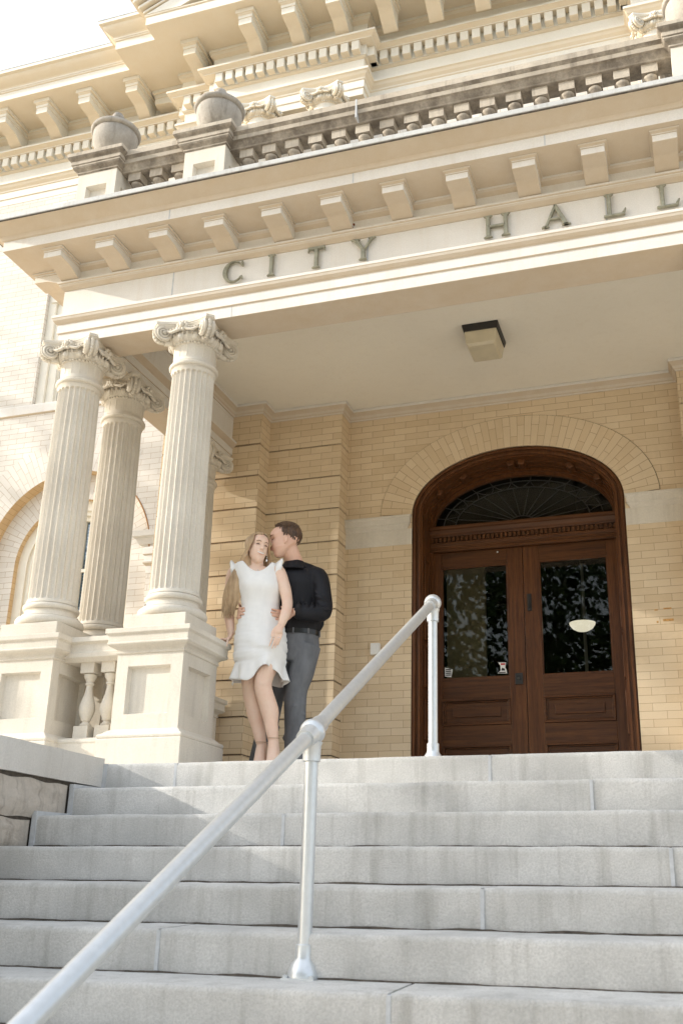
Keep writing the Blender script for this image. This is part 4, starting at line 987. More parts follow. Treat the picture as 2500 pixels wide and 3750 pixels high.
MB().lathe([(.01, -.085), (.06, -.078), (.10, -.055), (.125, -.02), (.13, .0), (.01, .001)], seg=24).build('shade', M['lampglow'], hl, smooth=40)
MB().lathe([(.008, 0), (.008, 1.7)], seg=8).build('stem', M['black'], hl)
# ================================================================== the couple
def skinmat(name, c):
    m, nt, b = new_mat(name); v = objco(nt); n = noise(nt, v, 9, 4); n2 = noise(nt, v, 70, 3)
    col = mixc(nt, ramp(nt, n, [(.35, 0.0), (.7, .5)]), c, (c[0] * .95, c[1] * .80, c[2] * .74)); col = mixc(nt, ramp(nt, n2, [(.5, 0.0), (.8, .18)]), col, (c[0] * .8, c[1] * .6, c[2] * .5))
    L(nt, col, b.inputs['Base Color']); b.inputs['Roughness'].default_value = .48
    b.inputs['Subsurface Weight'].default_value = .08; b.inputs['Subsurface Radius'].default_value = (.012, .005, .003); b.inputs['Subsurface Scale'].default_value = 1.0
    return m
def cloth(name, c, rough=.85, wr=18, bmp=.35, fine=260):
    m, nt, b = new_mat(name); v = objco(nt); n = noise(nt, objco(nt, (1, 1, .45)), wr, 4, .6); n2 = noise(nt, v, fine, 2)
    col = mixc(nt, ramp(nt, n, [(.35, 0.0), (.7, 1.0)]), tuple(x * (.95 if c[0] > .5 else .8) for x in c), tuple(min(1, x * (1.03 if c[0] > .5 else 1.2)) for x in c))
    L(nt, col, b.inputs['Base Color']); b.inputs['Roughness'].default_value = rough; b.inputs['Specular IOR Level'].default_value = .25
    p = bump(nt, b, n, bmp, .012); bump(nt, b, n2, .15, .002, p); return m
def hairmat(name, c1, c2):
    m, nt, b = new_mat(name); v = objco(nt, (60, 60, 2.5)); n = noise(nt, v, 1.0, 4, .6); n1 = noise(nt, objco(nt), 12, 3)
    col = mixc(nt, ramp(nt, n, [(.3, 0.0), (.7, 1.0)]), c1, c2); col = mixc(nt, ramp(nt, n1, [(.4, 0.0), (.7, .5)]), col, tuple(x * .6 for x in c1))
    L(nt, col, b.inputs['Base Color']); b.inputs['Roughness'].default_value = .42; return m
M['skinw'] = skinmat('fair_skin', (.80, .585, .455)); M['skinm'] = skinmat('warm_skin', (.73, .47, .35))
M['dress'] = cloth('white_dress_fabric', (.86, .85, .825), wr=14, bmp=.06); M['shirt'] = cloth('black_shirt_fabric', (.012, .012, .015), rough=.6, wr=16, bmp=.5)
M['trouser'] = cloth('grey_trouser_fabric', (.15, .155, .165), wr=12, bmp=.4)
M['hairw'] = hairmat('long_light_brown_hair', (.40, .265, .145), (.68, .49, .30)); M['hairm'] = hairmat('short_brown_hair', (.055, .028, .014), (.17, .090, .045))
M['lip'] = plain('lips', (.62, .28, .23), .4, var=.05); M['teeth'] = plain('teeth', (.82, .80, .74), .3, var=.02); M['eye'] = plain('eye_line', (.05, .030, .022), .4)
M['brow'] = plain('eyebrow', (.22, .12, .07), .8); M['silver'] = plain('silver_jewellery', (.75, .74, .72), .25, metal=.9, var=.05); M['nude'] = plain('nude_shoe_leather', (.50, .33, .22), .4)
M['shoe'] = plain('black_shoe_leather', (.012, .012, .012), .3); M['belt'] = plain('black_belt_leather', (.010, .010, .010), .28)
E_ = Vector((.905, .425, 0)); FV = Vector((.425, -.905, 0)); UP_ = Vector((0, 0, 1))
def organic(mb, name, mat, parent, voxel=.006, it=6, fac=.5):
    me = bpy.data.meshes.new(name); me.from_pydata(mb.v, [], mb.f); me.update()
    bm = bmesh.new(); bm.from_mesh(me); bmesh.ops.recalc_face_normals(bm, faces=bm.faces); bm.to_mesh(me); bm.free()
    o = bpy.data.objects.new(name, me); COL.objects.link(o)
    r_ = o.modifiers.new('r', 'REMESH'); r_.mode = 'VOXEL'; r_.voxel_size = voxel; r_.use_smooth_shade = True
    s_ = o.modifiers.new('s', 'SMOOTH'); s_.factor = fac; s_.iterations = it
    dg = bpy.context.evaluated_depsgraph_get(); dg.update()
    nm = bpy.data.meshes.new_from_object(o.evaluated_get(dg)); o.modifiers.clear(); o.data = nm; nm.name = name
    bpy.data.meshes.remove(me)
    for p in nm.polygons: p.use_smooth = True
    nm.materials.clear(); nm.materials.append(mat)
    if parent: o.parent = parent; rel(o, parent)
    return o
def frame(c, fwd, upv):
    f = Vector(fwd).normalized(); u = Vector(upv); u = (u - f * u.dot(f)).normalized(); r = f.cross(u)
    m = Matrix((( r.x, f.x, u.x, c[0]), (r.y, f.y, u.y, c[1]), (r.z, f.z, u.z, c[2]), (0, 0, 0, 1))); return m
def lerp_tab(tab, x):
    for (a, p), (b, q) in zip(tab[:-1], tab[1:]):
        if x <= b:
            t = max(0, (x - a) / (b - a)); t = t * t * (3 - 2 * t) * .4 + t * .6; return p + (q - p) * t
    return tab[-1][1]
FRONT = [(-.118, .050), (-.112, .068), (-.100, .077), (-.086, .079), (-.074, .0765), (-.060, .082), (-.045, .084), (-.022, .084), (-.004, .081), (.012, .080), (.026, .086), (.040, .088), (.060, .083), (.080, .070), (.100, .045), (.112, .020), (.120, -.010)]
BACK = [(-.118, .030), (-.105, .012), (-.085, -.012), (-.060, -.045), (-.040, -.075), (-.015, -.094), (.015, -.104), (.045, -.102), (.070, -.092), (.092, -.072), (.110, -.042), (.120, -.016)]
WIDE = [(-.118, .010), (-.112, .022), (-.102, .033), (-.088, .044), (-.070, .0535), (-.045, .0615), (-.020, .067), (.010, .0705), (.040, .0725), (.065, .069), (.085, .059), (.102, .043), (.113, .025), (.120, .006)]
def head_mesh(female):
    m = MB(); rows = []; nz, na = 44, 48
    for k in range(nz + 1):
        z = -.118 + .238 * k / nz; w = lerp_tab(WIDE, z) * (.965 if female else 1.02); yf = lerp_tab(FRONT, z); yb = lerp_tab(BACK, z)
        if not female and z < -.05: w *= 1.06
        ym = (yf * .40 + yb * .60); row = []
        for q in range(na):
            a = 2 * pi * q / na; ca, sa = cos(a), sin(a); ex = 2 / 2.35
            x = w * (abs(sa) ** ex) * (1 if sa >= 0 else -1); y = ym + ((yf - ym) if ca > 0 else (ym - yb)) * (abs(ca) ** (ex if ca > 0 else .95)) * (1 if ca >= 0 else -1)
            if ca > 0:
                for s in (-1, 1):
                    y -= .0085 * math.exp(-(((x - s * .031) / .015) ** 2 + ((z - .010) / .011) ** 2))
                    y += .0045 * math.exp(-(((x - s * .036) / .020) ** 2 + ((z + .028) / .020) ** 2))
                y += .0025 * math.exp(-((x / .05) ** 2 + ((z - .034) / .010) ** 2)) + .0045 * math.exp(-((x / .022) ** 2 + ((z + .052) / .012) ** 2))
            row.append((x, y, z))
        rows.append(row)
    m.grid(rows, closed_u=True, cap0=True, cap1=True)
    for s in (-1, 1):
        w_ = .070 if female else .0735; ez = 0 if female else -.012               # ears
        m.tube([(p_[0], p_[1], p_[2] + ez) for p_ in [(s * (w_ - .004), .006, -.030), (s * (w_ + .004), .001, -.026), (s * (w_ + .007), -.010, -.006), (s * (w_ + .007), -.010, .014), (s * (w_ + .003), .002, .020), (s * (w_ - .003), .006, .010)]], [.006, .0065, .0065, .0062, .0055, .004], 8, sub=3)
        m.ball((s * (w_ + .000), -.002, -.004 + ez), (.005, .010, .020), 8, 6)
        m.ball((s * .0095, .0925, -.024), (.0075, .008, .0065), 8, 6)
    m.tube([(0, .081, .024), (0, .088, .008), (0, .0985, -.012), (0, .1005, -.021), (0, .094, -.030)], [.0065, .0072, .0090, .0095, .006], 10, sub=3)
    m.tube([(-.018, .078, -.0505), (-.006, .0868, -.0475), (0, .0862, -.0482), (.006, .0868, -.0475), (.018, .078, -.0505)], [.003, .0046, .0042, .0046, .003], 8, sub=3); m.tube([(-.016, .077, -.060), (0, .0855, -.0615), (.016, .077, -.060)], [.003, .0055, .003], 8, sub=3)
    return m
def finger(m, base, mid, tip, r=.0085): m.tube([base, mid, tip], [r, r * .95, r * .78], 8, sub=4); m.ball(tuple(tip), r * .78, 8, 6); m.ball(tuple(base), r, 8, 6)

# ---------------------------------------------------------------- woman
wo = thing('person', 'woman in a short white ruffled dress leaning on the stone pedestal', 'person', (.50, .93, 0))
HW = frame((.446, .920, 1.560), (.70, -.68, -.02), Vector((.14, .05, 1))) @ Matrix.Diagonal((.93, .95, .97, 1))
def wc(z):                                   # centre line of her trunk
    pts = [(.0, (.50, .93)), (.75, (.492, .955)), (.95, (.488, .955)), (1.15, (.475, .955)), (1.29, (.463, .95)), (1.42, (.435, .945)), (1.6, (.44, .94))]
    for (z0, a), (z1, b) in zip(pts[:-1], pts[1:]):
        if z <= z1: t = (z - z0) / (z1 - z0); return Vector((a[0] + (b[0] - a[0]) * t, a[1] + (b[1] - a[1]) * t, z))
    return Vector((.44, .94, z))
def ering(z, a, b, n=48, cz=None, fn=None):
    c = wc(z); out = []
    for k in range(n):
        th = 2 * pi * k / n; p = c + E_ * (a * cos(th)) + FV * (b * sin(th))
        if fn: p = fn(p, th)
        out.append(tuple(p))
    return out
b = MB()
b.grid([ering(z, a, d, 24) for z, a, d in ((.72, .15, .10), (.90, .172, .112), (1.02, .14, .095), (1.15, .118, .083), (1.28, .136, .095), (1.36, .145, .078), (1.41, .12, .06), (1.435, .07, .052))], closed_u=True, cap0=True, cap1=True)
b.tube([wc(1.38), Vector((.436, .935, 1.45)), Vector((.442, .932, 1.52))], [.062, .046, .047], 16, sub=4)
b.merge(head_mesh(True), HW)
sR, sL = Vector((.285, .905, 1.395)), Vector((.572, .985, 1.412))
eR, wR_ = Vector((.247, .93, 1.165)), Vector((.293, .905, .960))
eL, wL_ = Vector((.668, .955, 1.175)), Vector((.672, .860, .985))
b.ball(tuple(sR), .047, 14, 10); b.ball(tuple(sL), .047, 14, 10)
b.tube([wc(1.38) - E_ * .07, sR, (sR + eR) / 2 + Vector((-.006, 0, 0)), eR, (eR + wR_) / 2 + Vector((-.006, 0, .02)), wR_], [.05, .045, .0415, .035, .0335, .0235], 16, sub=5)
b.tube([wc(1.39) + E_ * .07, sL, (sL + eL) / 2 + Vector((.012, 0, .0)), eL, (eL + wL_) / 2 + Vector((.012, 0, .01)), wL_], [.05, .046, .0425, .037, .035, .0245], 16, sub=5)
# left hand lying on the thigh
k0 = Vector((.668, .828, .925))
b.tube([wL_, k0 + Vector((0, 0, .03)), k0], [(.023, .017), (.032, .014), (.034, .0115)], 12, sub=4, up=E_)
for q, (o, ln) in enumerate(((-.027, .082), (-.009, .095), (.009, .090), (.026, .072))):
    ba = k0 + E_ * o + Vector((0, 0, -.004)); tp = ba + Vector((-.018, -.004, -ln)) + E_ * (o * .06 - .006); md = (ba + tp) / 2 + FV * .008; finger(b, ba, md, tp, .0066)
th0 = k0 - E_ * .026 + Vector((0, 0, .032)); finger(b, th0, th0 - E_ * .010 + Vector((0, -.004, -.026)), th0 - E_ * .013 + Vector((0, -.006, -.052)), .0080)
# right hand on the pedestal cap
k1 = Vector((.262, .895, .918))
b.tube([wR_, Vector((.28, .90, .930)), k1], [(.023, .018), (.030, .016), (.034, .013)], 12, sub=4, up=FV)
for q, (o, ln) in enumerate(((-.030, .052), (-.010, .066), (.010, .070), (.029, .060))):
    ba = k1 + FV * (-o) + Vector((-.004, 0, 0)); tp = ba + Vector((-ln, -.012, -.010)); tp.z = .9035; md = (ba + tp) / 2 + Vector((0, 0, .012)); finger(b, ba, md, tp, .0082)
finger(b, Vector((.285, .875, .925)), Vector((.292, .858, .895)), Vector((.293, .850, .868)), .0088)
# legs
def leg(hip, knee, calf, ank, heel, toe, up_=None):
    b.tube([hip, (hip + knee) / 2 + FV * .012, knee, calf, (calf + ank) / 2 * 1.0, ank], [.078, .070, .057, .0585, .043, .0325], 18, sub=5)
    b.ball(tuple(knee + FV * .014 + Vector((0, 0, .006))), (.047, .047, .052), 12, 10)
    b.tube([ank + Vector((0, 0, .01)), heel, heel + (toe - heel) * .02], [.034, .032, .026], 12, sub=3)
    b.tube([ank + Vector((0, 0, -.01)), (ank + toe) / 2 + Vector((0, 0, .010)), toe + (ank - toe) * .18, toe], [(.034, .034), (.036, .028), (.042, .016), (.030, .010)], 14, sub=4, up=E_)
    for q in range(5):
        t0 = toe + E_ * ((q - 2) * .014); b.ball(tuple(t0 + (toe - heel).normalized() * (.010 - abs(q - 1.3) * .004)), (.0085, .012, .008), 8, 6)
LA, LHe, LT = Vector((.648, .885, .235)), Vector((.655, .915, .135)), Vector((.705, .755, .040))
RA, RHe, RT = Vector((.537, .955, .222)), Vector((.545, .985, .130)), Vector((.580, .825, .040))
leg(Vector((.565, .955, .86)), Vector((.556, .885, .595)), Vector((.602, .905, .44)), LA, LHe, LT)
leg(Vector((.42, .955, .86)), Vector((.443, .945, .590)), Vector((.480, .965, .43)), RA, RHe, RT)
body = organic(b, 'body', M['skinw'], wo, .0042, 4)
def wpart(mb, name, mat, smooth=50, parent=None, **kw):
    o = mb.build(name, mat, wo, smooth=smooth, **kw); rel(o, wo); return o
# dress
def fold(p, th, z):
    w_ = max(0, min(1, (1.20 - z) * 9)); f = .0042 * sin(z * 160 + 3.2 * cos(th) + 1.5 * sin(2 * th) + 2 * mnoise.noise((p.x * 9, p.y * 9, z * 9))) * w_ * (.4 + .6 * abs(cos(th + .4))) + .0050 * sin(z * 62 + 5.0 * cos(th + .5) + 3 * mnoise.noise((p.x * 6, p.y * 6, z * 8))) * max(0, min(1, (1.0 - z) * 6))
    c = wc(z); d = (p - c); d.z = 0; return p + d.normalized() * f
rows = []
prof = [(1.470, .082, .058), (1.467, .100, .062), (1.456, .138, .068), (1.436, .160, .074), (1.40, .165, .080), (1.37, .158, .090), (1.33, .146, .104), (1.30, .146, .116), (1.27, .144, .117), (1.24, .139, .109), (1.205, .132, .099), (1.175, .128, .094), (1.15, .126, .0925), (1.12, .130, .095), (1.105, .133, .097), (1.09, .137, .099), (1.075, .141, .1015), (1.06, .145, .104), (1.045, .149, .1065), (1.03, .153, .109), (1.015, .157, .111), (1.0, .160, .113), (.985, .163, .1145), (.97, .166, .116), (.955, .168, .1175), (.94, .170, .119), (.925, .172, .1205), (.91, .174, .122), (.895, .1745, .1235), (.88, .175, .125), (.865, .175, .126), (.85, .175, .127), (.835, .1745, .1275), (.82, .174, .128), (.805, .172, .1275), (.79, .170, .127), (.775, .168, .1255), (.76, .166, .124)]
for z, a, d in prof:
    def fn(p, th, z=z, a=a):
        if z > 1.395 and sin(th) > 0: p = p + Vector((0, 0, -(z - 1.385) * 1.06 * max(0, 1 - (a * cos(th) / .098) ** 2))) + FV * (.016 * sin(th) * (z - 1.395) / .07)
        bust = 0
        if 1.22 < z < 1.35: bust = .012 * (max(0, cos(2 * (th - radians(58)))) ** 4 + max(0, cos(2 * (th - radians(122)))) ** 4) * (1 if sin(th) > 0 else 0) * sin((z - 1.22) / .13 * pi)
        d_ = p - wc(p.z); d_.z = 0; p = p + d_.normalized() * bust
        if z < 1.0: p = p + d_.normalized() * (.034 * math.exp(-((th - radians(68)) / .55) ** 2) * min(1, (1.0 - z) / .12))
        p.z += .045 * math.exp(-((th - radians(72)) / .50) ** 2) * max(0, min(1, (.88 - z) / .12))
        return fold(p, th, z)
    rows.append(ering(z, a, d, 72, fn=fn))
NR = 9
for q in range(1, NR + 1):                  # ruffle
    t = q / NR; row = []
    for k in range(72):
        th = 2 * pi * k / 72
        fr_ = math.exp(-((th - radians(72)) / .50) ** 2)                     # raised over the front knee
        hem = .628 + .085 * fr_ + .014 * sin(5 * th + .6)
        top = .757 + .045 * fr_
        z = top + (hem - top) * t
        fl = t ** 1.2 * (.010 + .019 * sin(9 * th + .9) + .010 * sin(14 * th)) - .006 * t * fr_
        c = wc(max(z, .6)); p = c + E_ * ((.166 + fl) * cos(th)) + FV * ((.124 + fl) * sin(th)); p += (E_ * cos(th) + FV * sin(th)) * (.034 * fr_); p.z = z + .006 * t * sin(9 * th); row.append(tuple(p))
    rows.append(row)
dm = MB().grid(rows, closed_u=True); dr_ = wpart(dm, 'dress', M['dress'], 70)
sd = dr_.modifiers.new('thick', 'SOLIDIFY'); sd.thickness = .003; sd.offset = 1
# ruffled cap sleeves
for sgn, sh, ax_ in ((-1, sR, -E_), (1, sL, E_)):
    rows = []
    for i in range(25):
        t = i / 24; a = radians(-70) + radians(215) * t
        o = sh + ax_ * -.016 + FV * (.050 * cos(a)) + UP_ * (.056 * sin(a) - .004)
        out = (ax_ * (.8) + UP_ * (.55 + .2 * sin(a)) + FV * .18 * cos(a)).normalized()
        ln = (.026 + .034 * sin(pi * t)) * (1 + .07 * sin(i * 1.4)); row = []
        for j in range(5):
            u = j / 4; row.append(tuple(o + out * (ln * u) + (FV * sin(i * 1.2) * .009 + UP_ * cos(i * 1.0) * .005) * u * u))
        rows.append(row)
    s_ = wpart(MB().grid(rows), 'sleeve_ruffle', M['dress'], 70); sd = s_.modifiers.new('thick', 'SOLIDIFY'); sd.thickness = .003
# face details
def hpart(mb, name, mat, fr, root, parent=None):
    m2 = MB().merge(mb, fr); o = m2.build(name, mat, root, smooth=60); rel(o, root); return o
for s in (-1, 1):
    hpart(MB().tube([(s * .019, .0750, .0085), (s * .031, .0745, .0120), (s * .044, .0665, .0085)], [.0016, .0036, .0016], 8, sub=4), 'eye', M['eye'], HW, wo)
    hpart(MB().tube([(s * .014, .0865, .0285), (s * .030, .0830, .0345), (s * .047, .0690, .0300)], [.0022, .0028, .0014], 8, sub=4), 'eyebrow', M['brow'], HW, wo)
hpart(MB().tube([(-.028, .0755, -.0450), (-.014, .0865, -.0535), (0, .0895, -.0555), (.014, .0865, -.0535), (.028, .0755, -.0450)], [.0016, .0048, .0056, .0048, .0016], 10, sub=4), 'teeth', M['teeth'], HW, wo)
hpart(MB().tube([(-.027, .0755, -.0450), (-.013, .0870, -.0495), (0, .0895, -.0505), (.013, .0870, -.0495), (.027, .0755, -.0450)], [.0012, .0022, .0024, .0022, .0012], 8, sub=4).tube([(-.027, .0755, -.0455), (-.013, .0865, -.0600), (0, .0892, -.0628), (.013, .0865, -.0600), (.027, .0755, -.0455)], [.0010, .0026, .0032, .0026, .0010], 8, sub=4), 'lips', M['lip'], HW, wo)
for s in (-1, 1):
    hpart(MB().ball((s * .080, .004, -.045), (.006, .006, .007), 10, 8).ball((s * .082, .004, -.066), (.009, .004, .012), 12, 8), 'earring', M['silver'], HW, wo)
# hair: scalp cap plus long falling locks
def hair_strands(seedv, n, maker, r0, r1, seg=6):
    rnd = random.Random(seedv); m = MB()
    for k in range(n):
        pts = maker(rnd, k, n)
        if pts is None: continue
        rr = [r0 + (r1 - r0) * (i / (len(pts) - 1)) for i in range(len(pts))]; rr[-1] = .0012
        m.tube(pts, rr, seg, sub=4)
    return m
def scalp(u, v, fac=1.0):
    """u: angle round the head (0 = face, +right), v: height angle"""
    return Vector((.0775 * fac * sin(u) * cos(v), -.014 + .0955 * fac * cos(u) * cos(v), .034 + .0885 * fac * sin(v)))
cap = MB(); rows = []
for i in range(15):
    v = radians(88) - radians(108) * i / 14; lim = radians(180) if v > radians(52) else radians(180 - 82 * min(1, (radians(52) - v) / radians(30)))
    rows.append([tuple(HW @ scalp(pi + lim * (q / 20 - 1), v, 1.035)) for q in range(41)])
cap.grid(rows)
def wl(rnd, k, n):                          # locks on her right, falling past the ear and over the shoulder
    f_ = rnd.uniform(-1, 1); a = radians(rnd.uniform(40, 88)); p0 = HW @ scalp(radians(rnd.uniform(2, 60)), a, 1.03)
    u1 = radians(84 + 26 * f_ + rnd.uniform(-8, 8)); p1 = HW @ scalp(u1, radians(30), 1.10); p2 = HW @ scalp(u1, radians(-8), 1.16)
    j = rnd.uniform(-1, 1); end = rnd.uniform(1.06, 1.17); s_ = -f_
    return [p0, p1, p2, Vector((.372 - s_ * .034 + j * .010, .880 + f_ * .022, 1.44)), Vector((.340 - s_ * .046 + j * .010, .856 + f_ * .018, 1.34)), Vector((.306 - s_ * .048 + j * .012, .854 + f_ * .018, 1.22)), Vector((.276 - s_ * .034 + rnd.uniform(-.012, .012), .868 + f_ * .016, end))]
def wb(rnd, k, n):                          # locks behind the neck and on her left
    v = radians(rnd.uniform(10, 85)); u = -radians(rnd.uniform(70, 200)); p0 = HW @ scalp(u, v, 1.03); p1 = HW @ scalp(u, radians(-12), 1.10); j = rnd.uniform(-1, 1)
    return [p0, (p0 + p1) / 2 + (p0 - Vector((.458, .925, 1.56))).normalized() * .022, p1, Vector((.50 + j * .035, 1.0 + rnd.uniform(-.015, .015), 1.46)), Vector((.505 + j * .045, 1.035, 1.36 + rnd.uniform(-.02, .02)))]
def wt(rnd, k, n):                          # crown strands from the parting
    sd_ = 1 if k % 2 else -1; v0 = radians(rnd.uniform(60, 88)); u0 = sd_ * radians(rnd.uniform(5, 60)); a = HW @ scalp(u0, v0, 1.035); u1 = sd_ * radians(rnd.uniform(72, 125))
    return [a, HW @ scalp(sd_ * radians(rnd.uniform(40, 80)), radians(48), 1.05), HW @ scalp(u1 * .9, radians(24), 1.07), HW @ scalp(u1, radians(rnd.uniform(-20, -4)), 1.08)]
hm2 = hair_strands(3, 170, wl, .0050, .0040).merge(hair_strands(5, 80, wb, .0055, .0042)).merge(hair_strands(9, 70, wt, .0048, .0045)).merge(cap)
wpart(hm2, 'hair', M['hairw'], 60)
nk = MB(); nk.tube([wc(1.43) + E_ * (.055 * cos(a)) + FV * (.050 * sin(a) + .012) + UP_ * (-.045 * max(0, sin(a)) + .01) for a in [radians(x) for x in range(-20, 201, 10)]], .0011, 6); nk.ball(tuple(wc(1.39) + FV * .066 + UP_ * .004), (.004, .003, .005), 8, 6); wpart(nk, 'necklace', M['silver'])
for q, o in ((1, -.027), (2, .009)):
    rg = MB(); c_ = k0 + E_ * o + Vector((-.004, -.001, -.028)); rg.tube([c_ + E_ * (.0098 * cos(2 * pi * i / 12)) + FV * (.0098 * sin(2 * pi * i / 12) + .003) for i in range(13)], .0014, 6); wpart(rg, 'ring', M['silver'])
for A_, He, To in ((LA, LHe, LT), (RA, RHe, RT)):
    m = MB()
    m.tube([A_ + E_ * (.040 * cos(a)) + FV * (.040 * sin(a)) + UP_ * (.02 - .004 * sin(a)) for a in [2 * pi * i / 24 for i in range(25)]], (.0025), 6)
    d = (To - He); d.z = 0; d.normalize(); sdv = Vector((-d.y, d.x, 0)); rows = []
    for t, hgt, ww in ((-.03, .100, .020), (.02, .102, .026), (.3, .085, .024), (.55, .045, .030), (.8, .014, .040), (1.0, .010, .036), (1.09, .010, .018)):
        cpt = He + (To - He) * t; rows.append([(cpt.x - sdv.x * ww, cpt.y - sdv.y * ww, hgt), (cpt.x + sdv.x * ww, cpt.y + sdv.y * ww, hgt), (cpt.x + sdv.x * ww, cpt.y + sdv.y * ww, max(.002, hgt - .012)), (cpt.x - sdv.x * ww, cpt.y - sdv.y * ww, max(.002, hgt - .012))])
    m.grid(rows, closed_u=True, cap0=True, cap1=True); m.tube([He + Vector((0, .005, -.035)), Vector((He.x, He.y + .012, .001))], [.016, .007], 10)
    m.tube([He + Vector((0, 0, -.02)) - d * .02, He - d * .033 + UP_ * .04, A_ - d * .036 + UP_ * .01], [.012, .012, .008], 8, sub=3)
    tp = To + (He - To) * .18; m.tube([tp - sdv * .044 - UP_ * .012, tp - sdv * .030 + UP_ * .010, tp + UP_ * .018, tp + sdv * .030 + UP_ * .010, tp + sdv * .044 - UP_ * .012], (.006), 8, sub=3)
    wpart(m, 'heeled_sandal', M['nude'], 50)

# ---------------------------------------------------------------- man
ma = thing('person', 'man in a black shirt and grey trousers kissing the woman on her temple', 'person', (.66, 1.14, 0))
HM = frame((.594, 1.030, 1.645), (-.90, -.42, -.16), Vector((-.16, -.05, 1))) @ Matrix.Diagonal((1.02, 1.10, 1.02, 1))
BE = Vector((.94, .33, 0)).normalized(); BF = Vector((.33, -.94, 0)).normalized()
def mc(z):
    pts = [(.9, (.672, 1.155)), (1.05, (.672, 1.155)), (1.30, (.655, 1.15)), (1.47, (.640, 1.13))]
    z = max(.9, min(1.47, z))
    for (z0, a), (z1, b_) in zip(pts[:-1], pts[1:]):
        if z <= z1: t = (z - z0) / (z1 - z0); return Vector((a[0] + (b_[0] - a[0]) * t, a[1] + (b_[1] - a[1]) * t, z))
def mring(z, a, d, n=32):
    c = mc(z); c.z = z; return [tuple(c + BE * (a * cos(2 * pi * k / n)) + BF * (d * sin(2 * pi * k / n))) for k in range(n)]
msL, msR = Vector((.815, 1.155, 1.405)), Vector((.475, 1.125, 1.415))
meL, mwL = Vector((.870, 1.085, 1.135)), Vector((.705, .965, 1.105))
meR, mwR = Vector((.335, 1.215, 1.17)), Vector((.318, 1.035, 1.115))
hipL, knL_, anL_ = Vector((.738, 1.155, .93)), Vector((.692, 1.115, .56)), Vector((.706, 1.12, .10))
hipR, knR_, anR_ = Vector((.600, 1.165, .93)), Vector((.492, 1.195, .55)), Vector((.400, 1.235, .10))
b = MB()
b.grid([mring(z, a, d, 24) for z, a, d in ((.88, .115, .080), (1.02, .110, .080), (1.2, .14, .095), (1.33, .165, .108), (1.42, .14, .085), (1.47, .08, .06))], closed_u=True, cap0=True, cap1=True)
b.tube([mc(1.42), Vector((.640, 1.112, 1.50)), Vector((.630, 1.075, 1.555)), Vector((.618, 1.045, 1.615))], [.080, .063, .060, .052], 16, sub=4)
b.merge(head_mesh(False), HM)
b.tube([msL, meL, mwL], [.045, .036, .027], 14, sub=5); b.tube([msR, meR, mwR], [.045, .036, .027], 14, sub=5)
b.tube([mc(1.4) + BE * .05, msL], .05, 12); b.tube([mc(1.4) - BE * .05, msR], .05, 12)
b.tube([hipL, knL_, anL_], [.072, .048, .038], 14, sub=4); b.tube([hipR, knR_, anR_], [.072, .048, .038], 14, sub=4)
for an in (anL_, anR_): b.tube([an, an + Vector((0, -.01, -.05)), an + Vector((.01, -.12, -.07))], [.036, .036, .026], 10, sub=3)
def wsurf(th, z, out=0.0):                   # a point on the waist of the dress
    t = (z - 1.0) / .2; a = .128 + .030 * max(0, (1.12 - z) / .12) * .6 + .004; d = .0945 + .014 * max(0, (1.12 - z) / .12) * .6 + .004; c = wc(z)
    return c + E_ * ((a + out) * cos(th)) + FV * ((d + out) * sin(th))
def waist_hand(w_, th0, th1, zs, thumb_z, sg, dz):
    kn = []
    for z, f in zip(zs, (.94, 1.0, .96, .80)):
        t1 = th0 + (th1 - th0) * f; ba = wsurf(th0, z, .014); md = wsurf((th0 + t1) / 2, z + dz * .5, .015); tp = wsurf(t1, z + dz, .007); finger(b, ba, md, tp, .0095); kn.append(ba)
    c_ = sum(kn, Vector()) / 4
    b.tube([w_, (w_ + c_) / 2, c_], [(.026, .024), (.018, .040), (.012, .046)], 12, sub=4, up=(c_ - w_).cross(UP_))
    for p, q in zip(kn[:-1], kn[1:]): b.tube([p, q], .0105, 8)
    ta = c_ + UP_ * .035 + (w_ - c_) * .35; tb = wsurf(th0 + (th1 - th0) * .25, thumb_z, .012); finger(b, ta, (ta + tb) / 2 + UP_ * .006, tb, .0105)
waist_hand(mwL, radians(2), radians(62), (1.118, 1.096, 1.074, 1.052), 1.152, 1, -.002)
waist_hand(mwR, radians(190), radians(140), (1.135, 1.113, 1.091, 1.069), 1.165, -1, -.012)
organic(b, 'body', M['skinm'], ma, .005, 4)
def mpart(mb, name, mat, smooth=55): o = mb.build(name, mat, ma, smooth=smooth); rel(o, ma); return o
# shirt
s = MB()
s.grid([mring(z, a, d) for z, a, d in ((.995, .146, .110), (1.03, .153, .117), (1.08, .158, .122), (1.16, .162, .122), (1.26, .176, .124), (1.34, .190, .124), (1.40, .180, .110), (1.445, .135, .085), (1.475, .085, .070), (1.495, .072, .066))], closed_u=True, cap0=True, cap1=True)
s.tube([mc(1.47) + BE * .03, mc(1.45) + BE * .10, msL + Vector((-.02, 0, .012))], [.055, .052, .050], 14, sub=3); s.ball(tuple(msL + Vector((-.014, 0, -.006))), (.060, .060, .060), 14, 10); s.ball(tuple(msR), .066, 14, 10)
s.tube([mc(1.40) + BE * .08, msL + Vector((-.01, 0, .0)), (msL + meL) / 2 + Vector((.012, 0, .0)), meL + Vector((.006, .004, -.012)), (meL + mwL) / 2 + Vector((0, 0, -.016)), mwL + Vector((.012, .008, 0))], [.072, .063, .061, .058, .052, .040], 18, sub=5)
s.tube([mc(1.40) - BE * .08, msR, (msR + meR) / 2, meR, (meR + mwR) / 2, mwR + Vector((0, .012, 0))], [.075, .066, .060, .054, .048, .038], 18, sub=5)
rnd = random.Random(11)                       # folds on the sleeve and at the waist
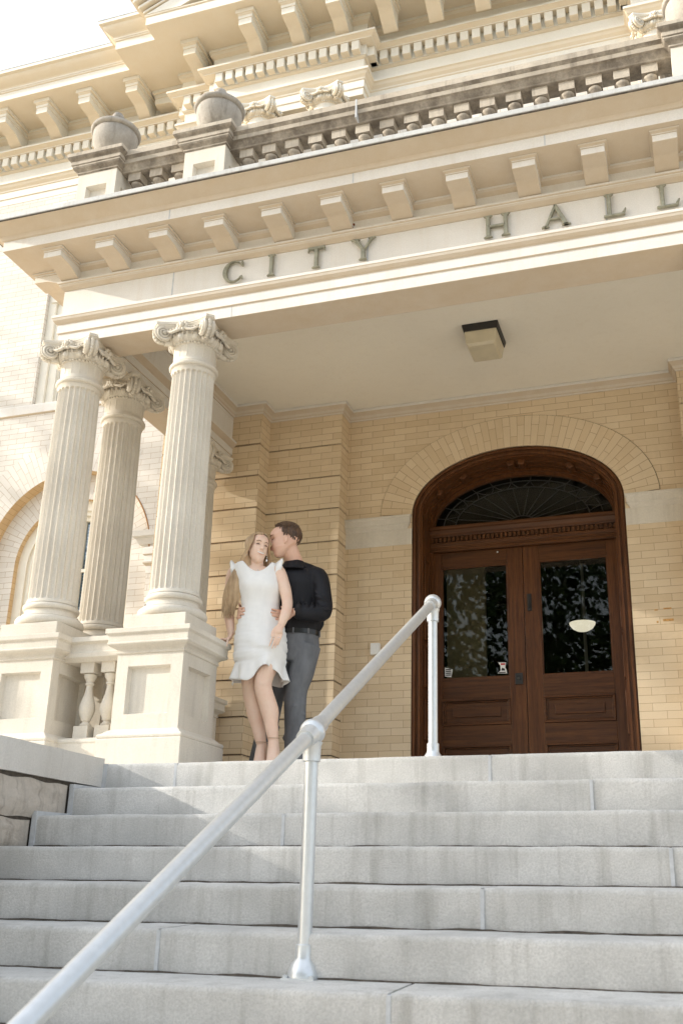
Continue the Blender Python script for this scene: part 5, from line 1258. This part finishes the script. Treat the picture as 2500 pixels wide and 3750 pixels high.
for k in range(9):
    t = rnd.uniform(.1, .95); p = (msL + Vector((0, 0, 0))).lerp(meL, t) + BF * .045; q = p + Vector((rnd.uniform(-.05, .05), rnd.uniform(-.02, .02), rnd.uniform(-.06, -.02))); s.tube([p - BE * .04, (p + q) / 2 + BF * .012, q + BE * .03], [.006, .012, .005], 8, sub=3)
for k in range(8):
    p = meL.lerp(mwL, rnd.uniform(.0, .8)) + Vector((0, -.03, .02)); s.tube([p + Vector((0, .01, .042)), p + Vector((rnd.uniform(-.02, .02), -.014, 0)), p + Vector((rnd.uniform(-.06, .04), .012, -.05))], [.004, .0085, .004], 8, sub=3)
for k in range(14):
    a = rnd.uniform(-20, 150); z = rnd.uniform(1.0, 1.12); c_ = mc(z); c_.z = z; p = c_ + BE * (.152 * cos(radians(a))) + BF * (.116 * sin(radians(a))); s.tube([p, p + Vector((0, 0, rnd.uniform(.05, .12))) + (p - c_) * .12, p + Vector((rnd.uniform(-.03, .03), 0, .16))], [.005, .010, .004], 8, sub=3)
organic(s, 'shirt', M['shirt'], ma, .0065, 5)
cl2 = MB(); rows = []                         # collar
for i in range(21):
    a = radians(-110) + radians(400) * i / 20 - radians(0); n_ = BE * cos(a) + BF * sin(a); c_ = Vector((.640, 1.116, 1.468)); f_ = .030 if 40 < math.degrees(a) % 360 < 150 else 0
    rows.append([tuple(c_ + n_ * .067 + UP_ * .000), tuple(c_ + n_ * .067 + UP_ * .036), tuple(c_ + n_ * .071 + UP_ * .040), tuple(c_ + n_ * (.092 + f_ * .4) + UP_ * (.002 - f_ * .9)), tuple(c_ + n_ * (.088 + f_ * .4) + UP_ * (-.004 - f_ * .9))])
cl2.grid(rows); o = mpart(cl2, 'collar', M['shirt']); sd = o.modifiers.new('t', 'SOLIDIFY'); sd.thickness = .003
# trousers, belt
t_ = MB()
t_.grid([mring(z, a, d) for z, a, d in ((.80, .135, .10), (.87, .152, .115), (.94, .150, .115), (1.0, .143, .108))], closed_u=True, cap0=True, cap1=True)
for hip, kn, an in ((hipL, knL_, anL_), (hipR, knR_, anR_)):
    t_.tube([hip + Vector((0, 0, -.02)), hip.lerp(kn, .5) + Vector((.006, 0, 0)), kn + Vector((0, 0, .02)), kn.lerp(an, .45), an + Vector((0, 0, .04)), an + Vector((0, 0, -.06))], [.100, .088, .076, .071, .072, .076], 20, sub=5)
    for k in range(10):
        z = rnd.uniform(0, 1); p = kn.lerp(an, rnd.uniform(-.15, 1.0)); a = rnd.uniform(0, 2 * pi); v_ = BE * cos(a) + BF * sin(a); w2 = BE * cos(a + 1.1) + BF * sin(a + 1.1)
        t_.tube([p + v_ * .064, p + (v_ + w2).normalized() * .078 + UP_ * rnd.uniform(-.03, .03), p + w2 * .064 + UP_ * rnd.uniform(-.05, .05)], [.004, .008, .004], 8, sub=3)
organic(t_, 'trousers', M['trouser'], ma, .0065, 5)
rows = [mring(z, a, d) for z, a, d in ((.984, .147, .112), (.984, .150, .115), (1.016, .151, .116), (1.016, .146, .111))]
mpart(MB().grid(rows, closed_u=True), 'belt', M['belt'])
for th in (10, 60, 100):                     # belt loops
    c_ = mc(1.0) + BE * (.152 * cos(radians(th))) + BF * (.117 * sin(radians(th))); mpart(MB().tube([c_ + UP_ * -.022, c_ + UP_ * .018], (.006), 6), 'belt_loop', M['trouser'])
for an, sg_ in ((anL_, 1), (anR_, -1)):
    m = MB(); m.tube([Vector((an.x, an.y + .07, .045)), Vector((an.x, an.y + .02, .055)), Vector((an.x - .01, an.y - .08, .045)), Vector((an.x - .02, an.y - .17, .030)), Vector((an.x - .024, an.y - .205, .022))], [.034, .042, .044, .040, .022], 14, sub=4); m.box(an.x - .045, an.x + .03, an.y - .19, an.y + .09, .002, .016); organic(m, 'shoe', M['shoe'], ma, .006, 4)
# face and hair
for s_ in (-1, 1):
    hpart(MB().tube([(s_ * .019, .0765, .0085), (s_ * .031, .0760, .0055), (s_ * .044, .0680, .0080)], [.0010, .0020, .0010], 8, sub=4), 'eye', M['eye'], HM, ma)
    hpart(MB().tube([(s_ * .014, .0880, .0300), (s_ * .031, .0845, .0355), (s_ * .050, .0680, .0310)], [.0024, .0030, .0014], 8, sub=4), 'eyebrow', M['brow'], HM, ma)
hpart(MB().tube([(-.018, .082, -.0505), (0, .0925, -.0485), (.018, .082, -.0505)], [.002, .0045, .002], 8, sub=4).tube([(-.016, .081, -.058), (0, .0915, -.0595), (.016, .081, -.058)], [.002, .0048, .002], 8, sub=4), 'lips', M['lip'], HM, ma)
cap = MB(); rows = []
for i in range(15):
    v = radians(88) - radians(150) * i / 14; lim = radians(180) if v > radians(50) else radians(180 - 72 * min(1, (radians(50) - v) / radians(16)))
    if v < radians(0): lim = radians(108 - 30 * min(1, -v / radians(12)))
    rows.append([tuple(HM @ scalp(pi + lim * (q / 20 - 1), v, 1.035)) for q in range(41)])
cap.grid(rows)
def mh(rnd, k, n):
    v = radians(rnd.uniform(-56, 88)); u = rnd.uniform(-pi, pi)
    if v < radians(-4) and abs(u) < radians(108): return None
    if abs(u) < radians(80) and v < radians(52 if abs(u) < radians(62) else 24): return None
    h = 1.045 + (.05 if v > radians(40) else .012)
    if v > radians(35):
        du = .55 * (1 if u >= 0 else -1); return [HM @ scalp(u, v, 1.02), HM @ scalp(u + du * .4, v - .02, h + .03), HM @ scalp(u + du * .8, v - .18, h), HM @ scalp(u + du * 1.1, v - .36, 1.03)]
    return [HM @ scalp(u, v, 1.02), HM @ scalp(u + .03, v - .12, h), HM @ scalp(u + .05, v - .26, 1.025)]
mpart(hair_strands(21, 620, mh, .0048, .0030, 5).merge(cap), 'hair', M['hairm'], 60)
# ================================================================== street tree left of the building (its dappled shade falls on the wing)
tr_ = thing('tree', 'leafy tree on the lawn at the far left, shading the wing wall', 'tree', (-13.2, -.3, ZG))
tr_.scale = (1.15, 1.15, 1.2)
M['bark'] = stone('tree_bark', (.10, .075, .05), (.17, .13, .09), bmp=1.0, fine=40)
M['leaf'] = plain('leaves', (.06, .115, .03), .6, var=.45, scale=3)
rnd = random.Random(4); m = MB()
m.tube([(0, 0, 0), (.1, 0, 1.5), (0, .1, 3.4), (.1, .1, 5.4), (0, .0, 7.6)], [.26, .20, .17, .12, .05], 12, sub=4); tips = []
for k in range(13):
    a = k * 2.4; z = 3.0 + k * .36; l_ = 2.4 - k * .09; e_ = Vector((l_ * cos(a), l_ * sin(a), z + 1.1)); m.tube([(0.05, .05, z), (l_ * .5 * cos(a), l_ * .5 * sin(a), z + .7), tuple(e_)], [.085, .05, .02], 8, sub=3); tips.append(e_); tips.append(Vector((e_.x * .6, e_.y * .6, z + .9)))
tips.append(Vector((0, 0, 7.8)))
m.build('trunk', M['bark'], tr_, smooth=60)
lf = MB()
for c in tips:
    for q in range(58):
        p = c + Vector((rnd.gauss(0, .42), rnd.gauss(0, .42), rnd.gauss(0, .34))); s_ = rnd.uniform(.07, .15)
        n_ = Vector((rnd.uniform(-1, 1), rnd.uniform(-1, 1), rnd.uniform(-1, 1))).normalized(); t_1 = n_.orthogonal().normalized() * s_; t_2 = n_.cross(t_1) * .55
        lf.quad(p - t_1, p + t_2, p + t_1, p - t_2)
lf.build('crown', M['leaf'], tr_)

t2_ = thing('tree', 'smaller tree by the street in front of the steps, shading the lower steps', 'tree', (-11.6, -6.3, ZG))
t2_.scale = (1.35, 1.35, 1.4)
m = MB(); rnd = random.Random(8); tips = []
m.tube([(0, 0, 0), (.05, .05, 1.6), (-.05, 0, 3.2), (0, 0, 5.6)], [.15, .12, .09, .03], 12, sub=4)
for k in range(11):
    a = k * 2.4; z = 2.6 + k * .24; l_ = 1.25 + .25 * sin(k * 1.7); e_ = Vector((l_ * cos(a), l_ * sin(a), z + .7)); m.tube([(0, 0, z), (l_ * .5 * cos(a), l_ * .5 * sin(a), z + .45), tuple(e_)], [.05, .03, .012], 8, sub=3); tips += [e_, Vector((e_.x * .5, e_.y * .5, z + .6))]
m.build('trunk', M['bark'], t2_, smooth=60)
lf = MB()
for c in tips:
    for q in range(130):
        p = c + Vector((rnd.gauss(0, .34), rnd.gauss(0, .34), rnd.gauss(0, .30))); s_ = rnd.uniform(.06, .13)
        n_ = Vector((rnd.uniform(-1, 1), rnd.uniform(-1, 1), rnd.uniform(-1, 1))).normalized(); t_1 = n_.orthogonal().normalized() * s_; t_2 = n_.cross(t_1) * .55
        lf.quad(p - t_1, p + t_2, p + t_1, p - t_2)
lf.build('crown', M['leaf'], t2_)

# unseen trees added across the road to darken door reflections and front light
rnd = random.Random(15)
t3_ = thing('tree', 'tree added across the road, mirrored dark in the door glass', 'tree', (-7, -20, ZG), group='trees added across the road for reflections')
t3_.scale = (1.15, 1.15, 1.25)
m = MB(); m.tube([(0, 0, 0), (.1, 0, 3), (0, 0, 9.0)], [.24, .19, .05], 10, sub=3); tips = []
for k in range(12):
    a = k * 2.4; z = 2.8 + k * .55; l_ = 2.7 - .10 * k; e_ = Vector((l_ * cos(a), l_ * sin(a), z + 1.0)); m.tube([(0, 0, z), (l_ * .5 * cos(a), l_ * .5 * sin(a), z + .7), tuple(e_)], [.09, .05, .02], 6, sub=2); tips += [e_, Vector((e_.x * .5, e_.y * .5, z + .7))]
m.build('trunk', M['bark'], t3_, smooth=60); lf = MB()
for c in tips:
    for q in range(190):
        p = c + Vector((rnd.gauss(0, .78), rnd.gauss(0, .78), rnd.gauss(0, .58))); s_ = rnd.uniform(.08, .19)
        n_ = Vector((rnd.uniform(-1, 1), rnd.uniform(-1, 1), rnd.uniform(-1, 1))).normalized(); t_1 = n_.orthogonal().normalized() * s_; t_2 = n_.cross(t_1) * .6
        lf.quad(p - t_1, p + t_2, p + t_1, p - t_2)
lf.build('crown', M['leaf'], t3_)
for x_, y_, r_ in ((-2.2, -21, 1.1), (2.6, -19.5, 2.3), (7.2, -20.5, 3.9), (12.0, -20, 5.0), (17, -21, .6)): dup(t3_, (x_, y_, ZG), rotz=r_)
# ================================================================== camera, sun, sky
F_, PPX, PPY = 2314.2531, 882.7171, 1240.7781
yaw, pitch, roll = .3048, .339, .0153
fw = Vector((-sin(yaw) * cos(pitch), cos(yaw) * cos(pitch), sin(pitch))); rt = Vector((cos(yaw), sin(yaw), 0)); uv_ = rt.cross(fw)
r2 = rt * cos(roll) + uv_ * sin(roll); u2_ = -rt * sin(roll) + uv_ * cos(roll)
cam = bpy.data.cameras.new('camera'); co = bpy.data.objects.new('camera', cam); COL.objects.link(co)
mt = Matrix((( r2.x, u2_.x, -fw.x, 3.2479), (r2.y, u2_.y, -fw.y, -5.0879), (r2.z, u2_.z, -fw.z, -.6791), (0, 0, 0, 1)))
co.matrix_world = mt
cam.sensor_fit = 'HORIZONTAL'; cam.sensor_width = 36; cam.lens = F_ / 1568 * 36
cam.shift_x = -(PPX - 784) / 1568; cam.shift_y = (PPY - 1176) / 1568; cam.clip_end = 2000; cam.clip_start = .05
cam.dof.use_dof = True; cam.dof.focus_distance = 6.9; cam.dof.aperture_fstop = 8.0
SC.camera = co
AZ = radians(73); EL = radians(21)
to_sun = Vector((-sin(AZ) * cos(EL), -cos(AZ) * cos(EL), sin(EL)))
sun = bpy.data.lights.new('sun', 'SUN'); sun.energy = 5.0; sun.angle = radians(.8); sun.color = (1, .96, .88)
so_ = bpy.data.objects.new('sun', sun); COL.objects.link(so_); so_.rotation_euler = to_sun.to_track_quat('Z', 'Y').to_euler(); so_.location = (-20, -8, 12)
w = bpy.data.worlds.new('World'); SC.world = w; w.use_nodes = True; nt = w.node_tree; nt.nodes.clear()
sky = nt.nodes.new('ShaderNodeTexSky'); sky.sky_type = 'NISHITA'; sky.sun_disc = False; sky.sun_elevation = EL
sky.sun_rotation = atan2(to_sun.x, to_sun.y); sky.dust_density = 3.0; sky.air_density = 1.0; sky.ozone_density = 1.0; sky.altitude = 50
bg = nt.nodes.new('ShaderNodeBackground'); bg.inputs[1].default_value = .15
ow = nt.nodes.new('ShaderNodeOutputWorld')
tc = nt.nodes.new('ShaderNodeTexCoord'); nz = nt.nodes.new('ShaderNodeTexNoise'); nz.inputs['Scale'].default_value = 2.2; nz.inputs['Detail'].default_value = 7; nz.inputs['Roughness'].default_value = .6
mp = nt.nodes.new('ShaderNodeMapping'); mp.inputs['Scale'].default_value = (1, 1, 2.2); nt.links.new(tc.outputs['Generated'], mp.inputs[0]); nt.links.new(mp.outputs[0], nz.inputs['Vector'])
cl_ = ramp(nt, nz.outputs['Fac'], [(.30, .45), (.60, .78)])
sk2 = mixc(nt, 1.0, sky.outputs[0], (2.6, 2.6, 2.55), 'MULTIPLY')
mx0 = mixc(nt, cl_, sk2, (8.9, 9.4, 10.0))
nv = N(nt, 'ShaderNodeVectorMath', operation='DOT_PRODUCT'); nt.links.new(tc.outputs['Generated'], nv.inputs[0]); nv.inputs[1].default_value = (-.505, -.808, .303)
mr = N(nt, 'ShaderNodeMapRange', i_From_Min=-1.0, i_From_Max=1.0); mr.inputs['To Min'].default_value = .62; mr.inputs['To Max'].default_value = 1.38; nt.links.new(nv.outputs['Value'], mr.inputs[0])
vm = N(nt, 'ShaderNodeVectorMath', operation='SCALE'); nt.links.new(mx0, vm.inputs[0]); nt.links.new(mr.outputs[0], vm.inputs['Scale']); mx = vm.outputs[0]   # hazy sky, brighter round the sun and over the street
nt.links.new(mx, bg.inputs[0]); nt.links.new(bg.outputs[0], ow.inputs[0])
SC.view_settings.view_transform = 'Standard'; SC.view_settings.look = 'None'; SC.view_settings.exposure = 0; SC.view_settings.gamma = 1
